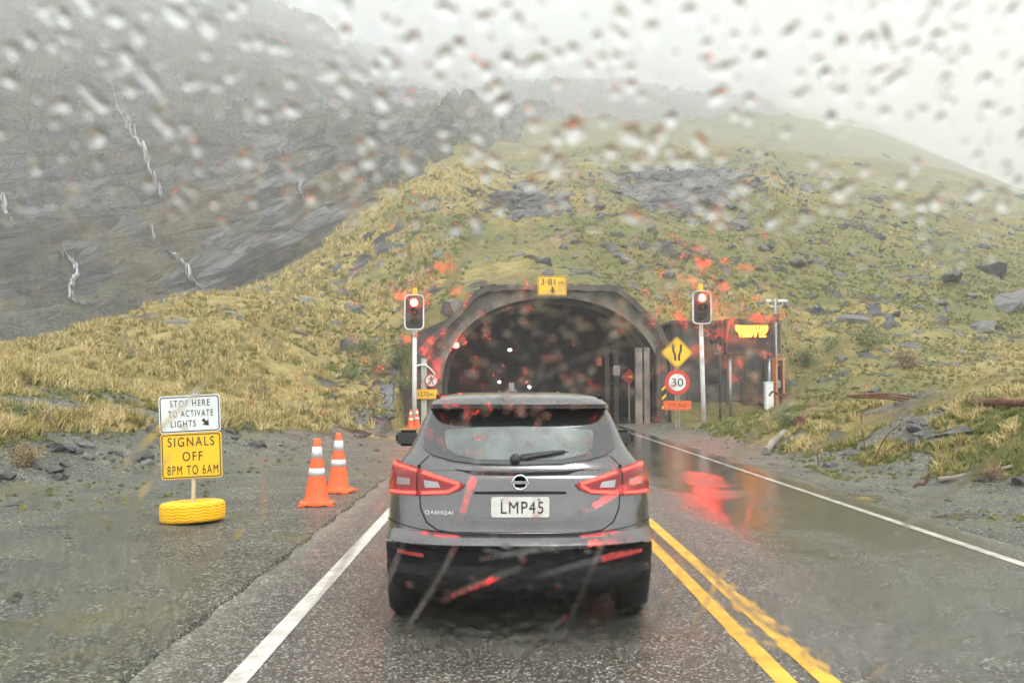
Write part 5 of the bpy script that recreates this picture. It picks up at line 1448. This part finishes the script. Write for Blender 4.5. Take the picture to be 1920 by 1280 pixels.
def scatter(n, py0, py1, amin, amax, pw, k0, k1, tilt=(-.4, .4), px0=-80, px1=2000, el=(1.0, 1.5), fine=False):
    for _ in range(n):
        py = dr.uniform(py0, py1); s = s_of_py(py); y = .66 - s * math.cos(TI); px = dr.uniform(px0, px1)
        if pw and dr.random() > pw(px, py): continue
        a = amin + (amax - amin) * dr.random() ** 2.2; e = dr.uniform(*el)
        drop((px - VX) / F * y, s, a * e, a, dr.uniform(*tilt), a * dr.uniform(k0, k1), fine=fine)
scatter(900, -60, 430, .0009, .0036, lambda x, y: .95 - .35 * (y > 330), .30, .62, (1.0, 2.2), el=(1.0, 1.5))
scatter(150, -40, 430, .0026, .0042, None, .34, .55, (.9, 2.3), el=(1.0, 1.7))
scatter(45, -40, 400, .0040, .0056, None, .30, .50, (.6, 2.3), el=(1.0, 2.2))
scatter(1500, 300, 800, .0008, .0024, lambda x, y: .25 + .75 * math.exp(-((x - 1100) / 380) ** 2), .22, .50, (-1, 1))
def near_lamps(x, y):
    return .03 + .7 * math.exp(-((x - 1410) / 110) ** 2 - ((y - 610) / 130) ** 2) + .6 * math.exp(-((x - 1320) / 130) ** 2 - ((y - 560) / 150) ** 2) + .4 * math.exp(-((x - 800) / 110) ** 2 - ((y - 600) / 150) ** 2) + .35 * math.exp(-((x - 1000) / 220) ** 2 - ((y - 650) / 130) ** 2)
scatter(3600, 330, 900, .0012, .0022, near_lamps, .055, .15, (-1, 1), el=(1.0, 1.08), fine=True)
scatter(1500, 520, 1120, .0009, .0019, lambda x, y: .04 + .96 * math.exp(-((x - 975) / 190) ** 2 - ((y - 780) / 210) ** 2), .10, .30, (-1, 1), el=(1.0, 1.12), fine=True)
def film(px0, px1, py0, py1, amp, seed, sx, sy, thr=.44, nx=230, ny=110):
    """a rippled film of water lying on the glass, thin at its rim"""
    b0 = len(DV); G = []
    for j in range(ny + 1):
        py = py0 + (py1 - py0) * j / ny; s_ = s_of_py(py); y = .66 - s_ * math.cos(TI)
        for i in range(nx + 1): G.append(((px0 + (px1 - px0) * i / nx - VX) / F * y, s_))
    U = np.array(G); rim = (np.sin(np.pi * np.tile(np.linspace(0, 1, nx + 1), ny + 1)) * np.sin(np.pi * np.repeat(np.linspace(0, 1, ny + 1), nx + 1))) ** .5
    h = np.clip(fbm(U[:, 0] / sx + U[:, 1] * 40, U[:, 1] / sy, 3, seed) * rim ** .5 - thr + .1 * rim, 0, 1) * amp
    for (u, s_), hh in zip(G, h): DV.append(ws_pt(u, s_, .00085 + float(hh)))
    for (u, s_), hh in zip(G, h): DV.append(ws_pt(u, s_, .0008))
    m = len(G)
    for j in range(ny):
        for i in range(nx):
            a = b0 + j * (nx + 1) + i; DF.append((a, a + nx + 1, a + nx + 2, a + 1)); DS.append(True)
            a += m; DF.append((a, a + nx + 1, a + nx + 2, a + 1)[::-1]); DS.append(True)
film(700, 1260, 1010, 1240, .00030, 5, .008, .004)
film(1280, 1960, 1030, 1275, .00028, 6, .010, .006, .50)
film(-30, 420, 860, 1275, .00025, 8, .014, .010, .54)
# water dragged into arcs by the wiper: low ridges
def smear(px0, py0, px1, py1, bow, wmm, ht):
    n = 26; P = []
    for i in range(n + 1):
        t = i / n; px = px0 + (px1 - px0) * t + bow * math.sin(math.pi * t) * .5; py = py0 + (py1 - py0) * t - bow * math.sin(math.pi * t) * .5
        s = s_of_py(py); y = .66 - s * math.cos(TI); P.append(((px - VX) / F * y, s))
    b0 = len(DV); m = 7
    for i, (u, s) in enumerate(P):
        t = i / n; a = P[max(i - 1, 0)]; b = P[min(i + 1, n)]; dx, ds = b[0] - a[0], b[1] - a[1]; L = math.hypot(dx, ds) or 1
        nx, nz = -ds / L, dx / L; w = wmm * .001 * math.sin(math.pi * min(max(t, .02), .98)) ** .6 * (.55 + .45 * abs(math.sin(i * 1.7 + px0)))
        for k in range(m):
            q = -1 + 2 * k / (m - 1); DV.append(ws_pt(u + nx * w * q, s + nz * w * q, .0008 + ht * .001 * (1 - q * q) * (.5 + .5 * abs(math.sin(i * 2.3 + k + py0)))))
        for k in (0, m - 1): DV.append(ws_pt(u + nx * w * (-1 + 2 * k / (m - 1)), s + nz * w * (-1 + 2 * k / (m - 1)), .0007))
    M_ = m + 2
    for i in range(n):
        for k in range(m - 1):
            a = b0 + i * M_ + k; DF.append((a, a + M_, a + M_ + 1, a + 1)); DS.append(True)
        a = b0 + i * M_ + m; DF.append((a, a + 1, a + M_ + 1, a + M_)); DS.append(False)
for (x0, y0, x1, y1, bw, w, h) in ((190, 930, 560, 540, 60, 2.2, .12), (60, 1230, 330, 850, 60, 3.5, .10), (180, 1250, 470, 980, 50, 4.0, .10), (560, 1180, 740, 900, 30, 1.5, .08),
      (1290, 1180, 1420, 900, 30, 2.5, .12), (1330, 900, 1620, 600, 60, 3.0, .12), (1380, 470, 1640, 380, 30, 3.2, .12), (1060, 980, 1230, 880, 10, 2.0, .12), (1480, 860, 1900, 700, 40, 5, .12),
      (1650, 1010, 1900, 820, 40, 5, .10), (1020, 1260, 1140, 980, 20, 1.6, .15), (1180, 1240, 1300, 1000, 20, 1.2, .12), (880, 780, 1190, 640, 40, 1.2, .12), (430, 760, 560, 600, 20, 2.2, .10),
      (480, 1060, 500, 860, 20, 1.2, .08), (1740, 480, 1900, 380, 20, 3, .10), (820, 560, 900, 420, 20, 3, .10), (640, 1270, 760, 1010, 10, 2.0, .1), (1100, 720, 1180, 540, 10, 1.4, .12), (1500, 1240, 1760, 1040, 30, 3, .08),
      (900, 1045, 1180, 1010, 14, 2.6, .20), (1000, 1080, 1190, 1030, 10, 1.6, .16),
      (830, 1120, 980, 1060, 10, 2.2, .28), (1180, 960, 1330, 1080, -14, 2.2, .24), (1290, 1020, 1480, 1200, -18, 2.4, .24), (860, 980, 900, 840, 6, 1.6, .22), (950, 1250, 1060, 1150, 12, 2.4, .25), (1600, 1270, 1800, 1120, 24, 3.4, .22), (1720, 1280, 1900, 1130, 24, 3.4, .22), (30, 1270, 200, 1080, 24, 3, .16), (760, 1180, 860, 1010, 14, 1.8, .22)):
    smear(x0, y0, x1, y1, bw, w, h * 1.1)
mb = MB(); mb.v = [tuple(v) for v in DV]; mb.f = DF; mb.sm = DS
mb.f = [tuple(f[::-1]) for f in mb.f]
rd_ = mb.build("raindrops", dm, recalc=False); tag(rd_, "clear raindrops and wiper smears all over the windscreen", "raindrops", None, "stuff")
